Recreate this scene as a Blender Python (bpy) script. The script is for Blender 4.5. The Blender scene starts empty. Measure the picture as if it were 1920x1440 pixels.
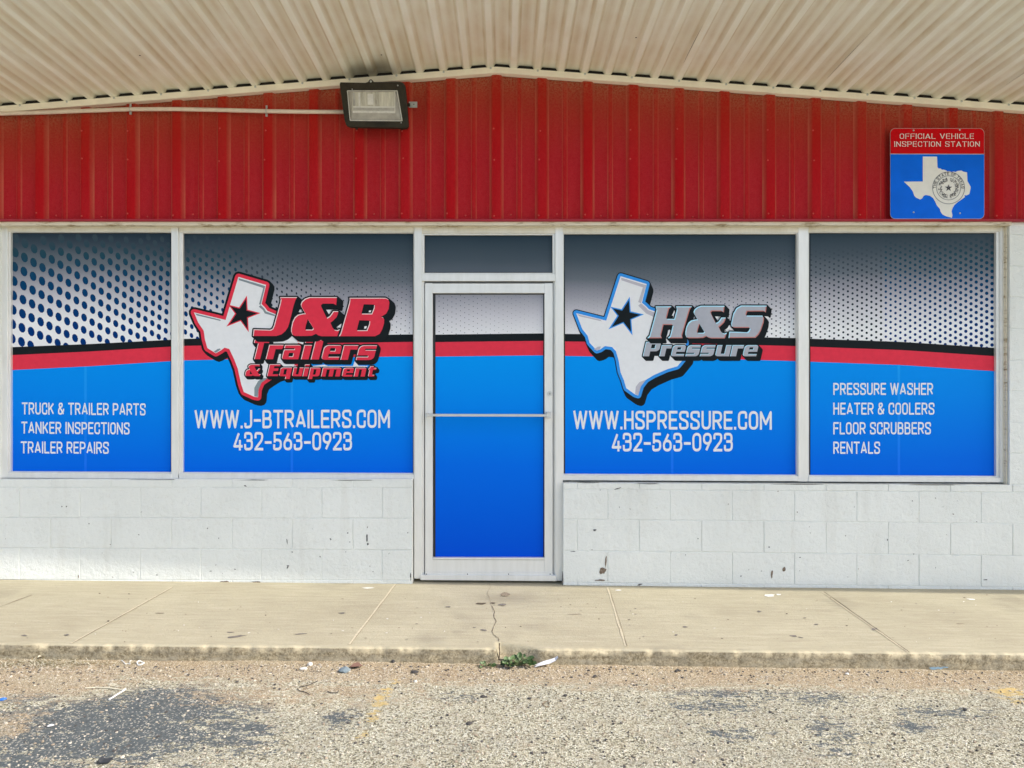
import bpy, bmesh, math, random
import numpy as np
from mathutils import Vector, Matrix
from mathutils.geometry import delaunay_2d_cdt

rng = random.Random(11)
nrng = np.random.default_rng(5)

# ------------------------------------------------------------------ camera, sky, sun, exposure
S = 0.0037            # metres per photo pixel (1920 wide) on the wall plane y = 0
D = 4.925             # camera distance from the wall
F = D / S             # focal length in photo pixels
scene = bpy.context.scene
COL = scene.collection

cam = bpy.data.cameras.new("camera")
cam.sensor_width = 36.0
cam.lens = 36.0 * F / 1920.0
cam.clip_start, cam.clip_end = 0.05, 2000.0
camo = bpy.data.objects.new("camera", cam)
COL.objects.link(camo)
camo.location = (0, -D, 0)
camo.rotation_euler = (math.radians(90), 0, 0)
scene.camera = camo

CANOPY = 1.4
SUN_VEC = Vector((3.7, -CANOPY, 3.42)).normalized()      # towards the sun
world = bpy.data.worlds.new("World")
scene.world = world
world.use_nodes = True
wn = world.node_tree
bg = next(n for n in wn.nodes if n.type == 'BACKGROUND')
sky = wn.nodes.new("ShaderNodeTexSky")
sky.sky_type = 'NISHITA'
sky.sun_disc = False
sky.sun_elevation = math.asin(SUN_VEC.z)
sky.sun_rotation = math.atan2(SUN_VEC.x, SUN_VEC.y)
sky.air_density, sky.dust_density, sky.ozone_density = 1.0, 2.0, 1.0
wn.links.new(sky.outputs[0], bg.inputs[0])
bg.inputs[1].default_value = 0.15

sl = bpy.data.lights.new("sun", 'SUN')
sl.energy = 2.6
sl.angle = math.radians(0.6)
sl.color = (1.0, 0.95, 0.86)
so = bpy.data.objects.new("sun", sl)
COL.objects.link(so)
so.location = (8, -6, 12)
so.rotation_euler = SUN_VEC.to_track_quat('Z', 'Y').to_euler()

scene.view_settings.view_transform = 'Standard'
scene.view_settings.look = 'None'
scene.view_settings.exposure = 0.84
scene.view_settings.gamma = 1.0

# ------------------------------------------------------------------ pixel -> world on real planes
def U(px, py, out=0.0):
    k = S * (D - out) / D
    return Vector(((px - 960) * k, -out, (720 - py) * k))

SA, SB = -1.393, -0.00986          # sidewalk top plane z = SA + SB*x
CURB_H = 0.085
WALK = 1.19
def zs(x): return SA + SB * x
def zg(x): return SA - CURB_H - 0.0114 * x
def onplane(px, py, a, b, lift=0.0):
    t = a / ((720 - py) / F - b * (px - 960) / F)
    x = t * (px - 960) / F
    return Vector((x, t - D, a + b * x + lift))
def W_(px, py, lift=0.0): return onplane(px, py, SA, SB, lift)
def G_(px, py, lift=0.0): return onplane(px, py, SA - CURB_H, -0.0114, lift)

# ------------------------------------------------------------------ helpers
def lin(r, g, b):
    def c(v):
        v /= 255.0
        return v / 12.92 if v <= 0.04045 else ((v + 0.055) / 1.055) ** 2.4
    return (c(r), c(g), c(b), 1.0)

class NT:
    def __init__(s, mat):
        mat.use_nodes = True
        s.t = mat.node_tree
        s.p = next(n for n in s.t.nodes if n.type == 'BSDF_PRINCIPLED')
    def n(s, typ, **kw):
        nd = s.t.nodes.new(typ)
        for k, v in kw.items():
            setattr(nd, k, v)
        return nd
    def l(s, a, b): s.t.links.new(a, b)
    def set(s, nd, **kw):
        for k, v in kw.items():
            nd.inputs[k].default_value = v
    def coord(s, kind='Object', scale=None):
        tc = s.n("ShaderNodeTexCoord")
        if scale is None: return tc.outputs[kind]
        mp = s.n("ShaderNodeMapping")
        mp.inputs['Scale'].default_value = scale
        s.l(tc.outputs[kind], mp.inputs['Vector'])
        return mp.outputs[0]
    def noise(s, scale, detail=6, rough=0.6, vec=None, dist=0.0):
        nd = s.n("ShaderNodeTexNoise")
        s.set(nd, Scale=scale, Detail=detail, Roughness=rough, Distortion=dist)
        s.l(vec if vec is not None else s.coord(), nd.inputs['Vector'])
        return nd.outputs['Fac']
    def ramp(s, fac, stops, interp='LINEAR'):
        nd = s.n("ShaderNodeValToRGB")
        nd.color_ramp.interpolation = interp
        els = nd.color_ramp.elements
        while len(els) < len(stops): els.new(0.5)
        for e, (p, c) in zip(els, stops):
            e.position = p
            e.color = c if len(c) == 4 else (*c, 1)
        s.l(fac, nd.inputs[0])
        return nd.outputs[0]
    def mix(s, fac, a, b, blend='MIX'):
        nd = s.n("ShaderNodeMix", data_type='RGBA', blend_type=blend)
        ins = [i for i in nd.inputs if i.type == 'RGBA']
        for sock, v in ((nd.inputs[0], fac), (ins[0], a), (ins[1], b)):
            if isinstance(v, (int, float)): sock.default_value = v
            elif isinstance(v, tuple): sock.default_value = v
            else: s.l(v, sock)
        return next(o for o in nd.outputs if o.type == 'RGBA')
    def math(s, op, a, b=0.0, clamp=False):
        nd = s.n("ShaderNodeMath", operation=op, use_clamp=clamp)
        for i, v in enumerate((a, b)):
            if isinstance(v, (int, float)): nd.inputs[i].default_value = v
            else: s.l(v, nd.inputs[i])
        return nd.outputs[0]
    def attr(s, name):
        nd = s.n("ShaderNodeAttribute", attribute_name=name)
        return nd.outputs['Fac']
    def bump(s, h, strength=0.3, dist=0.01, prev=None):
        nd = s.n("ShaderNodeBump")
        nd.inputs['Strength'].default_value = strength
        nd.inputs['Distance'].default_value = dist
        s.l(h, nd.inputs['Height'])
        if prev is not None: s.l(prev, nd.inputs['Normal'])
        return nd.outputs[0]
    def base(s, c):
        if isinstance(c, tuple): s.p.inputs['Base Color'].default_value = c
        else: s.l(c, s.p.inputs['Base Color'])
    def normal(s, v): s.l(v, s.p.inputs['Normal'])

def material(name, rough=0.7, metal=0.0, spec=0.5):
    m = bpy.data.materials.new(name)
    nt = NT(m)
    nt.p.inputs['Roughness'].default_value = rough
    nt.p.inputs['Metallic'].default_value = metal
    nt.p.inputs['Specular IOR Level'].default_value = spec
    return m, nt

def simple(name, col, rough=0.6, metal=0.0, spec=0.5, vary=0.12, scale=25.0, bump=0.0):
    m, t = material(name, rough, metal, spec)
    nz = t.noise(scale, 5)
    dark = tuple(c * (1 - vary) for c in col[:3]) + (1,)
    lite = tuple(min(1, c * (1 + vary)) for c in col[:3]) + (1,)
    t.base(t.ramp(nz, [(0.3, dark), (0.7, lite)]))
    if bump: t.normal(t.bump(nz, bump, 0.004))
    return m

def link(name, me, parent=None, mats=()):
    o = bpy.data.objects.new(name, me)
    COL.objects.link(o)
    for m in mats: me.materials.append(m)
    if parent is not None: o.parent = parent
    return o

class MB:
    """collects faces of one part"""
    def __init__(s): s.v, s.f, s.m = [], [], []
    def face(s, pts, m=0):
        i = len(s.v)
        s.v.extend([tuple(p) for p in pts])
        s.f.append(tuple(range(i, i + len(pts))))
        s.m.append(m)
    def mesh(s, verts, faces, m=0):
        i = len(s.v)
        s.v.extend([tuple(p) for p in verts])
        for f in faces:
            s.f.append(tuple(i + k for k in f)); s.m.append(m)
    def prism(s, front, depth, m=0):
        """front: loop of points seen from -y; extruded backwards (+y) by depth"""
        n = len(front)
        back = [Vector(p) + Vector((0, depth, 0)) for p in front]
        vs = [Vector(p) for p in front] + back
        fs = [tuple(range(n)), tuple(range(2 * n - 1, n - 1, -1))]
        for i in range(n):
            j = (i + 1) % n
            fs.append((i, i + n, j + n, j))
        s.mesh(vs, fs, m)
    def pbox(s, x0, y0, x1, y1, out, depth, m=0):
        """box whose front face covers the pixel rectangle at plane 'out'"""
        s.prism([U(x0, y1, out), U(x1, y1, out), U(x1, y0, out), U(x0, y0, out)], depth, m)
    def pquad(s, pts, out, depth, m=0):
        s.prism([U(x, y, out) for x, y in pts], depth, m)
    def box(s, a, b, m=0):
        (x0, y0, z0), (x1, y1, z1) = a, b
        vs = [(x, y, z) for z in (z0, z1) for y in (y0, y1) for x in (x0, x1)]
        s.mesh(vs, [(0, 2, 3, 1), (4, 5, 7, 6), (0, 1, 5, 4), (2, 6, 7, 3), (0, 4, 6, 2), (1, 3, 7, 5)], m)
    def tube(s, pts, r, n=8, m=0, caps=True):
        pts = [Vector(p) for p in pts]
        vs, fs = [], []
        up = Vector((0.13, 0.9, 0.41))
        for i, p in enumerate(pts):
            d = (pts[min(i + 1, len(pts) - 1)] - pts[max(i - 1, 0)]).normalized()
            a = d.cross(up).normalized(); b = d.cross(a)
            rr = r[i] if isinstance(r, (list, tuple)) else r
            for k in range(n):
                t = 2 * math.pi * k / n
                vs.append(p + (a * math.cos(t) + b * math.sin(t)) * rr)
        for i in range(len(pts) - 1):
            for k in range(n):
                k2 = (k + 1) % n
                fs.append((i * n + k, i * n + k2, (i + 1) * n + k2, (i + 1) * n + k))
        if caps:
            fs.append(tuple(range(n - 1, -1, -1)))
            fs.append(tuple(range((len(pts) - 1) * n, len(pts) * n)))
        s.mesh(vs, fs, m)
    def dome(s, c, r, h, m=0, n=8, axis=(0, -1, 0)):
        q = Vector(axis).to_track_quat('Z', 'Y')
        vs, fs = [], []
        rings = 3
        for j in range(rings):
            a = j / rings * math.pi / 2
            for k in range(n):
                t = 2 * math.pi * k / n
                vs.append(Vector(c) + q @ Vector((r * math.cos(a) * math.cos(t), r * math.cos(a) * math.sin(t), h * math.sin(a))))
        vs.append(Vector(c) + q @ Vector((0, 0, h)))
        for j in range(rings - 1):
            for k in range(n):
                k2 = (k + 1) % n
                fs.append((j * n + k, j * n + k2, (j + 1) * n + k2, (j + 1) * n + k))
        for k in range(n):
            fs.append(((rings - 1) * n + k, (rings - 1) * n + (k + 1) % n, rings * n))
        s.mesh(vs, fs, m)
    def build(s, name, mats, parent=None, bevel=0.0, smooth=False):
        me = bpy.data.meshes.new(name)
        me.from_pydata(s.v, [], s.f)
        me.polygons.foreach_set("material_index", s.m)
        bm = bmesh.new(); bm.from_mesh(me)
        bmesh.ops.recalc_face_normals(bm, faces=bm.faces)
        if bevel:
            bmesh.ops.bevel(bm, geom=[e for e in bm.edges if e.calc_face_angle(0) > 0.6], offset=bevel,
                            segments=1, affect='EDGES', clamp_overlap=True)
        bm.to_mesh(me); bm.free()
        if smooth: me.polygons.foreach_set("use_smooth", [True] * len(me.polygons))
        return link(name, me, parent, mats if isinstance(mats, (list, tuple)) else [mats])

def tag(o, label=None, cat=None, group=None, kind=None):
    if label: o["label"] = label
    if cat: o["category"] = cat
    if group: o["group"] = group
    if kind: o["kind"] = kind
    return o

def empty(name, loc, label, cat, group=None):
    o = bpy.data.objects.new(name, None)
    COL.objects.link(o)
    o.empty_display_size = 0.05
    o.location = loc
    return tag(o, label, cat, group)

def adopt(root):
    """children were built in world coordinates: make them keep their place"""
    bpy.context.view_layer.update()
    inv = Matrix.Translation(root.location).inverted()
    for c in root.children: c.matrix_parent_inverse = inv

def vnoise(x, y, scale, seed=0, octaves=4, gain=0.5):
    """value noise on arrays"""
    out = np.zeros_like(x, dtype=float); amp = 1.0; tot = 0
    for o in range(octaves):
        r = np.random.default_rng(seed * 101 + o)
        lat = r.random((256, 256))
        fx, fy = x * scale, y * scale
        ix, iy = np.floor(fx).astype(int), np.floor(fy).astype(int)
        tx, ty = fx - ix, fy - iy
        tx, ty = tx * tx * (3 - 2 * tx), ty * ty * (3 - 2 * ty)
        a = lat[ix % 256, iy % 256]; b = lat[(ix + 1) % 256, iy % 256]
        c = lat[ix % 256, (iy + 1) % 256]; d = lat[(ix + 1) % 256, (iy + 1) % 256]
        out += amp * ((a * (1 - tx) + b * tx) * (1 - ty) + (c * (1 - tx) + d * tx) * ty)
        tot += amp; amp *= gain; scale *= 2
    return out / tot

def set_attr(me, name, arr):
    a = me.attributes.new(name, 'FLOAT', 'POINT')
    a.data.foreach_set("value", np.asarray(arr, dtype=np.float32).ravel())

def grid_mesh(name, V):
    """V: array (n,m,3)"""
    n, m = V.shape[:2]
    idx = np.arange(n * m).reshape(n, m)
    q = np.stack([idx[:-1, :-1], idx[1:, :-1], idx[1:, 1:], idx[:-1, 1:]], -1).reshape(-1, 4)
    me = bpy.data.meshes.new(name)
    me.vertices.add(n * m)
    me.vertices.foreach_set("co", V.reshape(-1).astype(np.float32))
    me.loops.add(q.size)
    me.loops.foreach_set("vertex_index", q.reshape(-1).astype(np.int32))
    me.polygons.add(len(q))
    me.polygons.foreach_set("loop_start", np.arange(0, q.size, 4, dtype=np.int32))
    me.polygons.foreach_set("loop_total", np.full(len(q), 4, dtype=np.int32))
    me.update(); me.validate()
    return me

# ------------------------------------------------------------------ flat shape booleans (photo pixel units, y down)
def poly_bool(adds, subs=(), inter=None):
    """triangles of union(adds) minus union(subs), optionally inside union(inter)"""
    pts, faces = [], []
    groups = []
    for gi, polys in enumerate((adds, subs or (), inter or ())):
        for pl in polys:
            if len(pl) < 3: continue
            ar = sum(pl[i][0] * pl[(i + 1) % len(pl)][1] - pl[(i + 1) % len(pl)][0] * pl[i][1] for i in range(len(pl)))
            if abs(ar) < 1e-6: continue
            if ar < 0: pl = pl[::-1]
            i = len(pts)
            pts.extend(Vector((p[0], p[1])) for p in pl)
            faces.append(list(range(i, i + len(pl))))
            groups.append(gi)
    if not faces: return [], []
    v, e, f, ov, oe, of = delaunay_2d_cdt(pts, [], faces, 1, 1e-4)
    keep = []
    for tri, ids in zip(f, of):
        g = {groups[i] for i in ids}
        if 0 in g and 1 not in g and (inter is None or 2 in g): keep.append(tri)
    return v, keep

def disc(c, r, n=10, ry=None, rot=0.0):
    ry = ry or r
    cr, sr = math.cos(rot), math.sin(rot)
    o = []
    for k in range(n):
        t = 2 * math.pi * (k + .5) / n
        x, y = r * math.cos(t), ry * math.sin(t)
        o.append((c[0] + x * cr - y * sr, c[1] + x * sr + y * cr))
    return o

def dilate(polys, r, n=8):
    out = list(polys)
    for pl in polys:
        for i in range(len(pl)):
            a, b = pl[i], pl[(i + 1) % len(pl)]
            dx, dy = b[0] - a[0], b[1] - a[1]
            L = math.hypot(dx, dy)
            if L < 1e-6: continue
            nx, ny = -dy / L * r, dx / L * r
            out.append([(a[0] + nx, a[1] + ny), (b[0] + nx, b[1] + ny), (b[0] - nx, b[1] - ny), (a[0] - nx, a[1] - ny)])
            out.append(disc(a, r, n))
    return out

def shift(polys, d): return [[(x + d[0], y + d[1]) for x, y in pl] for pl in polys]

def sweep(polys, d):
    out = list(polys) + shift(polys, d)
    for pl in polys:
        for i in range(len(pl)):
            a, b = pl[i], pl[(i + 1) % len(pl)]
            out.append([a, b, (b[0] + d[0], b[1] + d[1]), (a[0] + d[0], a[1] + d[1])])
    return out

class Flat:
    """stack of thin printed layers forming one part"""
    def __init__(s, out, step=0.0004):
        s.mb = MB(); s.out = out; s.step = step
    def layer(s, m, adds, subs=(), inter=None):
        v, f = poly_bool(adds, subs, inter)
        if f: s.mb.mesh([U(p[0], p[1], s.out) for p in v], f, m)
        s.out += s.step
        return s

# ------------------------------------------------------------------ stroke lettering
def fillet(pts, r, closed=False, n=4):
    if r <= 0 or len(pts) < 3: return list(pts)
    out = []
    N = len(pts)
    for i in range(N):
        if not closed and i in (0, N - 1):
            out.append(pts[i]); continue
        a, p, b = pts[i - 1], pts[i], pts[(i + 1) % N]
        va = (a[0] - p[0], a[1] - p[1]); vb = (b[0] - p[0], b[1] - p[1])
        la, lb = math.hypot(*va), math.hypot(*vb)
        rr = min(r, la * .5, lb * .5)
        p0 = (p[0] + va[0] / la * rr, p[1] + va[1] / la * rr)
        p1 = (p[0] + vb[0] / lb * rr, p[1] + vb[1] / lb * rr)
        for k in range(n + 1):
            t = k / n
            out.append(((1 - t) ** 2 * p0[0] + 2 * t * (1 - t) * p[0] + t * t * p1[0],
                        (1 - t) ** 2 * p0[1] + 2 * t * (1 - t) * p[1] + t * t * p1[1]))
    return out

# glyph: width (of cap height), strokes: (closed, rounded, points) in unit box, y up
R1 = 1
GL = {
 'A': (.56, [(0, 0, [(0, 0), (.5, 1), (1, 0)]), (0, 0, [(.18, .26), (.82, .26)])]),
 'B': (.50, [(1, R1, [(0, .53), (.92, .53), (.92, 1), (0, 1)], (0, 3)), (1, R1, [(0, 0), (1, 0), (1, .53), (0, .53)], (0, 3))]),
 'C': (.48, [(0, R1, [(1, .70), (1, 1), (0, 1), (0, 0), (1, 0), (1, .30)])]),
 'E': (.44, [(0, 0, [(1, 1), (0, 1), (0, 0), (1, 0)]), (0, 0, [(0, .52), (.88, .52)])]),
 'F': (.43, [(0, 0, [(1, 1), (0, 1), (0, 0)]), (0, 0, [(0, .50), (.88, .50)])]),
 'H': (.50, [(0, 0, [(0, 0), (0, 1)]), (0, 0, [(1, 0), (1, 1)]), (0, 0, [(0, .52), (1, .52)])]),
 'I': (.0, [(0, 0, [(.5, 0), (.5, 1)])]),
 'J': (.40, [(0, R1, [(1, 1), (1, 0), (0, 0), (0, .18)])]),
 'K': (.50, [(0, 0, [(0, 0), (0, 1)]), (0, 0, [(1, 1), (.05, .38)]), (0, 0, [(.36, .60), (1, 0)])]),
 'L': (.42, [(0, 0, [(0, 1), (0, 0), (1, 0)])]),
 'M': (.66, [(0, 0, [(0, 0), (0, 1), (.5, .28), (1, 1), (1, 0)])]),
 'N': (.53, [(0, 0, [(0, 0), (0, 1), (1, 0), (1, 1)])]),
 'O': (.49, [(1, R1, [(0, 0), (1, 0), (1, 1), (0, 1)])]),
 'P': (.49, [(0, R1, [(0, .44), (1, .44), (1, 1), (0, 1)]), (0, 0, [(0, 0), (0, 1)])]),
 'R': (.50, [(0, R1, [(0, .46), (1, .46), (1, 1), (0, 1)]), (0, 0, [(0, 0), (0, 1)]), (0, 0, [(.5, .46), (1, 0)])]),
 'S': (.50, [(0, R1, [(1, .76), (1, 1), (0, 1), (0, .60), (1, .42), (1, 0), (0, 0), (0, .24)])]),
 'T': (.52, [(0, 0, [(0, 1), (1, 1)]), (0, 0, [(.5, 0), (.5, 1)])]),
 'U': (.49, [(0, R1, [(0, 1), (0, 0), (1, 0), (1, 1)])]),
 'V': (.54, [(0, 0, [(0, 1), (.5, 0), (1, 1)])]),
 'W': (.80, [(0, 0, [(0, 1), (.25, 0), (.5, 1), (.75, 0), (1, 1)])]),
 'X': (.52, [(0, 0, [(0, 1), (1, 0)]), (0, 0, [(0, 0), (1, 1)])]),
 '&': (.55, [(0, R1, [(1, .42), (1, .32), (.62, 0), (0, 0), (0, .50), (.72, .74), (.72, 1), (.14, 1), (.14, .72), (1, 0)])]),
 '-': (.34, [(0, 0, [(0, .42), (1, .42)])]),
 '.': (.0, [(0, 0, [(.5, .0), (.5, .012)])]),
 '0': (.48, [(1, R1, [(0, 0), (1, 0), (1, 1), (0, 1)])]),
 '2': (.48, [(0, R1, [(0, .76), (0, 1), (1, 1), (1, .60), (.06, .06)]), (0, 0, [(0, 0), (1, 0)])]),
 '3': (.48, [(0, R1, [(0, .76), (0, 1), (.96, 1), (.96, .54), (.35, .54)]), (0, R1, [(.35, .54), (1, .54), (1, 0), (0, 0), (0, .24)])]),
 '4': (.52, [(0, 0, [(.62, 1), (0, .18), (1, .18)]), (0, 0, [(.76, .5), (.76, 0)])]),
 '5': (.48, [(0, 0, [(.95, 1), (.08, 1), (.08, .5)]), (0, R1, [(.08, .58), (1, .58), (1, 0), (0, 0), (0, .22)])]),
 '6': (.48, [(0, 0, [(.66, 1), (.04, .40)]), (1, R1, [(0, 0), (1, 0), (1, .58), (0, .58)])]),
 '9': (.48, [(0, 0, [(.34, 0), (.96, .60)]), (1, R1, [(0, .42), (1, .42), (1, 1), (0, 1)])]),
}
def strokes_to_polys(strokes, t, serif=0.0, vt=None):
    """centre lines (px units, y up) -> polygons"""
    out = []
    for q_ in strokes:
        closed, pts = q_[0], q_[1]
        rounded = len(q_) > 2 and q_[2]
        n = len(pts)
        segs = [(pts[i], pts[(i + 1) % n]) for i in range(n if closed else n - 1)]
        for i, (a, b) in enumerate(segs):
            dx, dy = b[0] - a[0], b[1] - a[1]
            L = math.hypot(dx, dy)
            if L < 1e-6: continue
            ux, uy = dx / L, dy / L
            tt = t if vt is None else t * abs(uy) + vt * abs(ux)
            e0 = (vt or t) / 2 if (not closed and i == 0) else 0
            e1 = (vt or t) / 2 if (not closed and i == len(segs) - 1) else 0
            if abs(uy) > .3 and abs(ux) > .3: e0 = e1 = e0 and 0
            nx, ny = -uy * tt / 2, ux * tt / 2
            a2 = (a[0] - ux * e0, a[1] - uy * e0); b2 = (b[0] + ux * e1, b[1] + uy * e1)
            out.append([(a2[0] + nx, a2[1] + ny), (b2[0] + nx, b2[1] + ny), (b2[0] - nx, b2[1] - ny), (a2[0] - nx, a2[1] - ny)])
            if serif and not closed and not rounded:
                for end, p in ((i == 0, a), (i == len(segs) - 1, b)):
                    if not end: continue
                    if abs(uy) > .5:
                        out.append([(p[0] - serif, p[1] - t * .35), (p[0] + serif, p[1] - t * .35), (p[0] + serif, p[1] + t * .35), (p[0] - serif, p[1] + t * .35)])
                    else:
                        out.append([(p[0] - t * .3, p[1] - serif), (p[0] + t * .3, p[1] - serif), (p[0] + t * .3, p[1] + serif), (p[0] - t * .3, p[1] + serif)])
        joints = pts if closed else pts[1:-1]
        for p in joints:
            out.append(disc(p, t / 2 if vt is None else min(t, vt) / 2, 8))
    return out

def text_polys(s, x0, x1, top, bot, weight=0.135, gap=0.115, space=0.24, serif=0.0, skew=(0.0, 0.0), wide=1.0, vweight=None, radius=0.26):
    """polygons (photo px) of a line of capitals fitted between x0 and x1; skew: px the right end drops"""
    H = bot - top
    t = weight
    adv, items = 0.0, []
    for ch in s:
        if ch == ' ':
            adv += space + gap; continue
        w, st = GL[ch][0] * wide, GL[ch][1]
        items.append((adv, w, st))
        adv += w + t + gap
    total = adv - gap
    kx = (x1 - x0) / total
    out = []
    for a, w, st in items:
        strokes = []
        for q in st:
            closed, rd, pts = q[0], q[1], q[2]
            P = [(a + t / 2 + p[0] * w, t / 2 + p[1] * (1 - t)) for p in pts]
            if len(q) > 3:      # closed but only some corners rounded
                keep = q[3]; r = []
                F_ = fillet(P, radius * .8, True)
                k = 5
                for i in range(len(P)):
                    r += [P[i]] if i in keep else F_[i * k:(i + 1) * k]
                P = r
            elif rd: P = fillet(P, radius, closed)
            strokes.append((closed, P, bool(rd)))
        pl = strokes_to_polys(strokes, t, serif, vweight)
        for g in pl:
            o = []
            for x, y in g:
                px = x0 + x * kx
                o.append((px, bot - y * H + skew[0] + skew[1] * (px - x0)))
            out.append(o)
    return out

# bold slanted techno lettering: (adds, subs) rectangles in unit box (x 0..1, y up 0..1), with rounding per corner bl,br,tr,tl
def rr(x0, y0, x1, y1, bl=0, br=0, tr=0, tl=0):
    o = []
    def arc(cx, cy, r, a0):
        if r <= 0: o.append((cx, cy)); return
        for k in range(5):
            a = a0 + k / 4 * math.pi / 2
            o.append((cx + r[0] * math.cos(a), cy + r[1] * math.sin(a)) if isinstance(r, tuple) else (cx + r * math.cos(a), cy + r * math.sin(a)))
    arc(x0 + bl, y0 + bl, bl, math.pi); arc(x1 - br, y0 + br, br, 1.5 * math.pi)
    arc(x1 - tr, y1 - tr, tr, 0); arc(x0 + tl, y1 - tl, tl, .5 * math.pi)
    return o
V_, H_ = .40, .235      # stem and bar thickness in box units
BG = {
 'T': ([rr(0, .83, 1, 1), rr(.28, 0, .68, .9)], []),
 'r': ([rr(0, 0, .52, 1), rr(.1, .70, 1, 1, 0, 0, 0, .0)], []),
 'a': ([rr(0, 0, 1, 1, .16, 0, .2, .0), ], [rr(-.1, .68, .62, .77), rr(.36, .2, .62, .45, .04, 0, .04, .04), rr(-.1, .60, .02, .72)]),
 'i': ([rr(0, 0, 1, 1), rr(0, 1.15, 1, 1.37)], []),
 'l': ([rr(0, 0, 1, 1.37)], []),
 'e': ([rr(0, 0, 1, 1, .2, 0, .18, .24)], [rr(.38, .60, .66, .80, 0, 0, .05, .05), rr(.36, .20, 1.1, .40)]),
 's': ([rr(0, 0, 1, 1, 0, .26, 0, .26)], [rr(.38, .68, 1.1, .77), rr(-.1, .22, .62, .32)]),
 'E': ([rr(0, 0, 1, 1)], [rr(.48, .66, 1.1, .84), rr(.48, .16, 1.1, .44), rr(.9, .4, 1.1, .7)]),
 'q': ([rr(0, 0, 1, 1, .2, 0, 0, .2), rr(.6, -.32, 1, .1)], [rr(.36, .2, .60, .80, .05, 0, 0, .05)]),
 'u': ([rr(0, 0, 1, 1, .2, 0, 0, 0)], [rr(.36, .22, .62, 1.1, .06, 0, 0, 0)]),
 'p': ([rr(0, 0, 1, 1, 0, .2, .2, 0), rr(0, -.32, .4, .1)], [rr(.38, .2, .62, .80, 0, .05, .05, 0)]),
 'm': ([rr(0, 0, 1, 1, 0, 0, .14, 0)], [rr(.24, -.1, .40, .78), rr(.62, -.1, .76, .78)]),
 'n': ([rr(0, 0, 1, 1, 0, 0, .18, 0)], [rr(.38, -.1, .62, .78, 0, 0, .06, 0)]),
 't': ([rr(.12, 0, .6, 1.18, .14), rr(0, .76, 1, .98), rr(.3, 0, .92, .2)], []),
 'P': ([rr(0, 0, .42, 1), rr(0, .34, 1, 1, 0, .24, .18, 0)], [rr(.42, .55, .66, .82)]),
}
def big_text(letters, base, xh, k):
    """letters: (ch, xa, xb, height px, baseline px); returns adds, subs in photo px"""
    A, B = [], []
    for ch, xa, xb, h, bl in letters:
        w = xb - xa - k * h
        for src, dst in ((BG[ch][0], A), (BG[ch][1], B)):
            for pl in src:
                dst.append([(xa + x * w + k * y * h, bl - y * h) for x, y in pl])
    return A, B

def Z(pts, ox, oy, k): return [(ox + x / k, oy + y / k) for x, y in pts]

# ------------------------------------------------------------------ materials
M = {}
# painted concrete block
M['block'], t = material("white_block_paint", 0.62)
n1 = t.noise(1.6, 6, .6); n2 = t.noise(170, 4, .6); n3 = t.noise(26, 5, .65)
c = t.ramp(n1, [(.3, (.75, .77, .735, 1)), (.65, (.82, .84, .805, 1))])
c = t.mix(t.ramp(n3, [(.30, (.35, .35, .35, 1)), (.44, (0, 0, 0, 1))]), c, (.66, .65, .60, 1))
strk = t.noise(3.0, 5, .6, t.coord('Object', (2.2, 1, .25)))
c = t.mix(t.ramp(strk, [(.56, (0, 0, 0, 1)), (.74, (.35, .35, .35, 1))]), c, (.62, .61, .55, 1))
t.base(c)
b1 = t.bump(n2, .55, .005); t.normal(t.bump(n3, .75, .010, b1))
M['chip'] = simple("bare_chip_foot_shade", (.20, .15, .11, 1), .9, vary=.5, scale=90)
M['scuff'] = simple("scuff_foot_shade", (.12, .12, .12, 1), .9, vary=.5, scale=120)
M['mortar_gap'] = simple("dark_caulk_gap", (.06, .05, .045, 1), .9)

# red painted steel siding
M['red_steel'], t = material("faded_red_steel", 0.62, 0, .06)
n1 = t.noise(190, 3, .75); n2 = t.noise(2.0, 5, .6); n3 = t.noise(34, 6, .75)
strk = t.noise(9, 5, .65, t.coord('Object', (3.2, 1, .22)))
rib_pale = t.attr('rib_pale'); top = t.attr('top'); clean = t.attr('clean')
c = t.ramp(n1, [(.32, (.31, .005, .012, 1)), (.68, (.50, .016, .028, 1))])
dust = t.math('MULTIPLY', t.ramp(n3, [(.38, (0, 0, 0, 1)), (.72, (1, 1, 1, 1))]), .30)
c = t.mix(dust, c, (.52, .052, .060, 1))
c = t.mix(t.math('MULTIPLY', t.ramp(strk, [(.45, (0, 0, 0, 1)), (.7, (1, 1, 1, 1))]), .30), c, (.36, .0, .003, 1))
grain = t.noise(75, 4, .85)
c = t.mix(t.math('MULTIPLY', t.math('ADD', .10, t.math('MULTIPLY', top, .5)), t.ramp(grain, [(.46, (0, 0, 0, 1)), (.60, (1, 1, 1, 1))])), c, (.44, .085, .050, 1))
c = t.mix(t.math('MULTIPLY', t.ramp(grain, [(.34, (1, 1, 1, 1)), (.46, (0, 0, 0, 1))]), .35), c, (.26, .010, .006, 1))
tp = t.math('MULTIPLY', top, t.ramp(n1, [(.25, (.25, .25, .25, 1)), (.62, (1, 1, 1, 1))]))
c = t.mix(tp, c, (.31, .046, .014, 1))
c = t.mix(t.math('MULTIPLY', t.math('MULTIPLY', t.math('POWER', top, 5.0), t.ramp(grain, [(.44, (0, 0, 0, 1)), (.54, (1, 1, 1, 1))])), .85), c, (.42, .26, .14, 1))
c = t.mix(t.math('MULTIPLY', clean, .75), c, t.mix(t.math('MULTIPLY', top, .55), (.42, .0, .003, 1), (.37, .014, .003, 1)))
c = t.mix(t.math('MULTIPLY', rib_pale, t.ramp(n2, [(.3, (.45, .45, .45, 1)), (.6, (1, 1, 1, 1))])), c, (.54, .145, .09, 1))
t.base(c)
t.normal(t.bump(n3, .12, .003))
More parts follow.
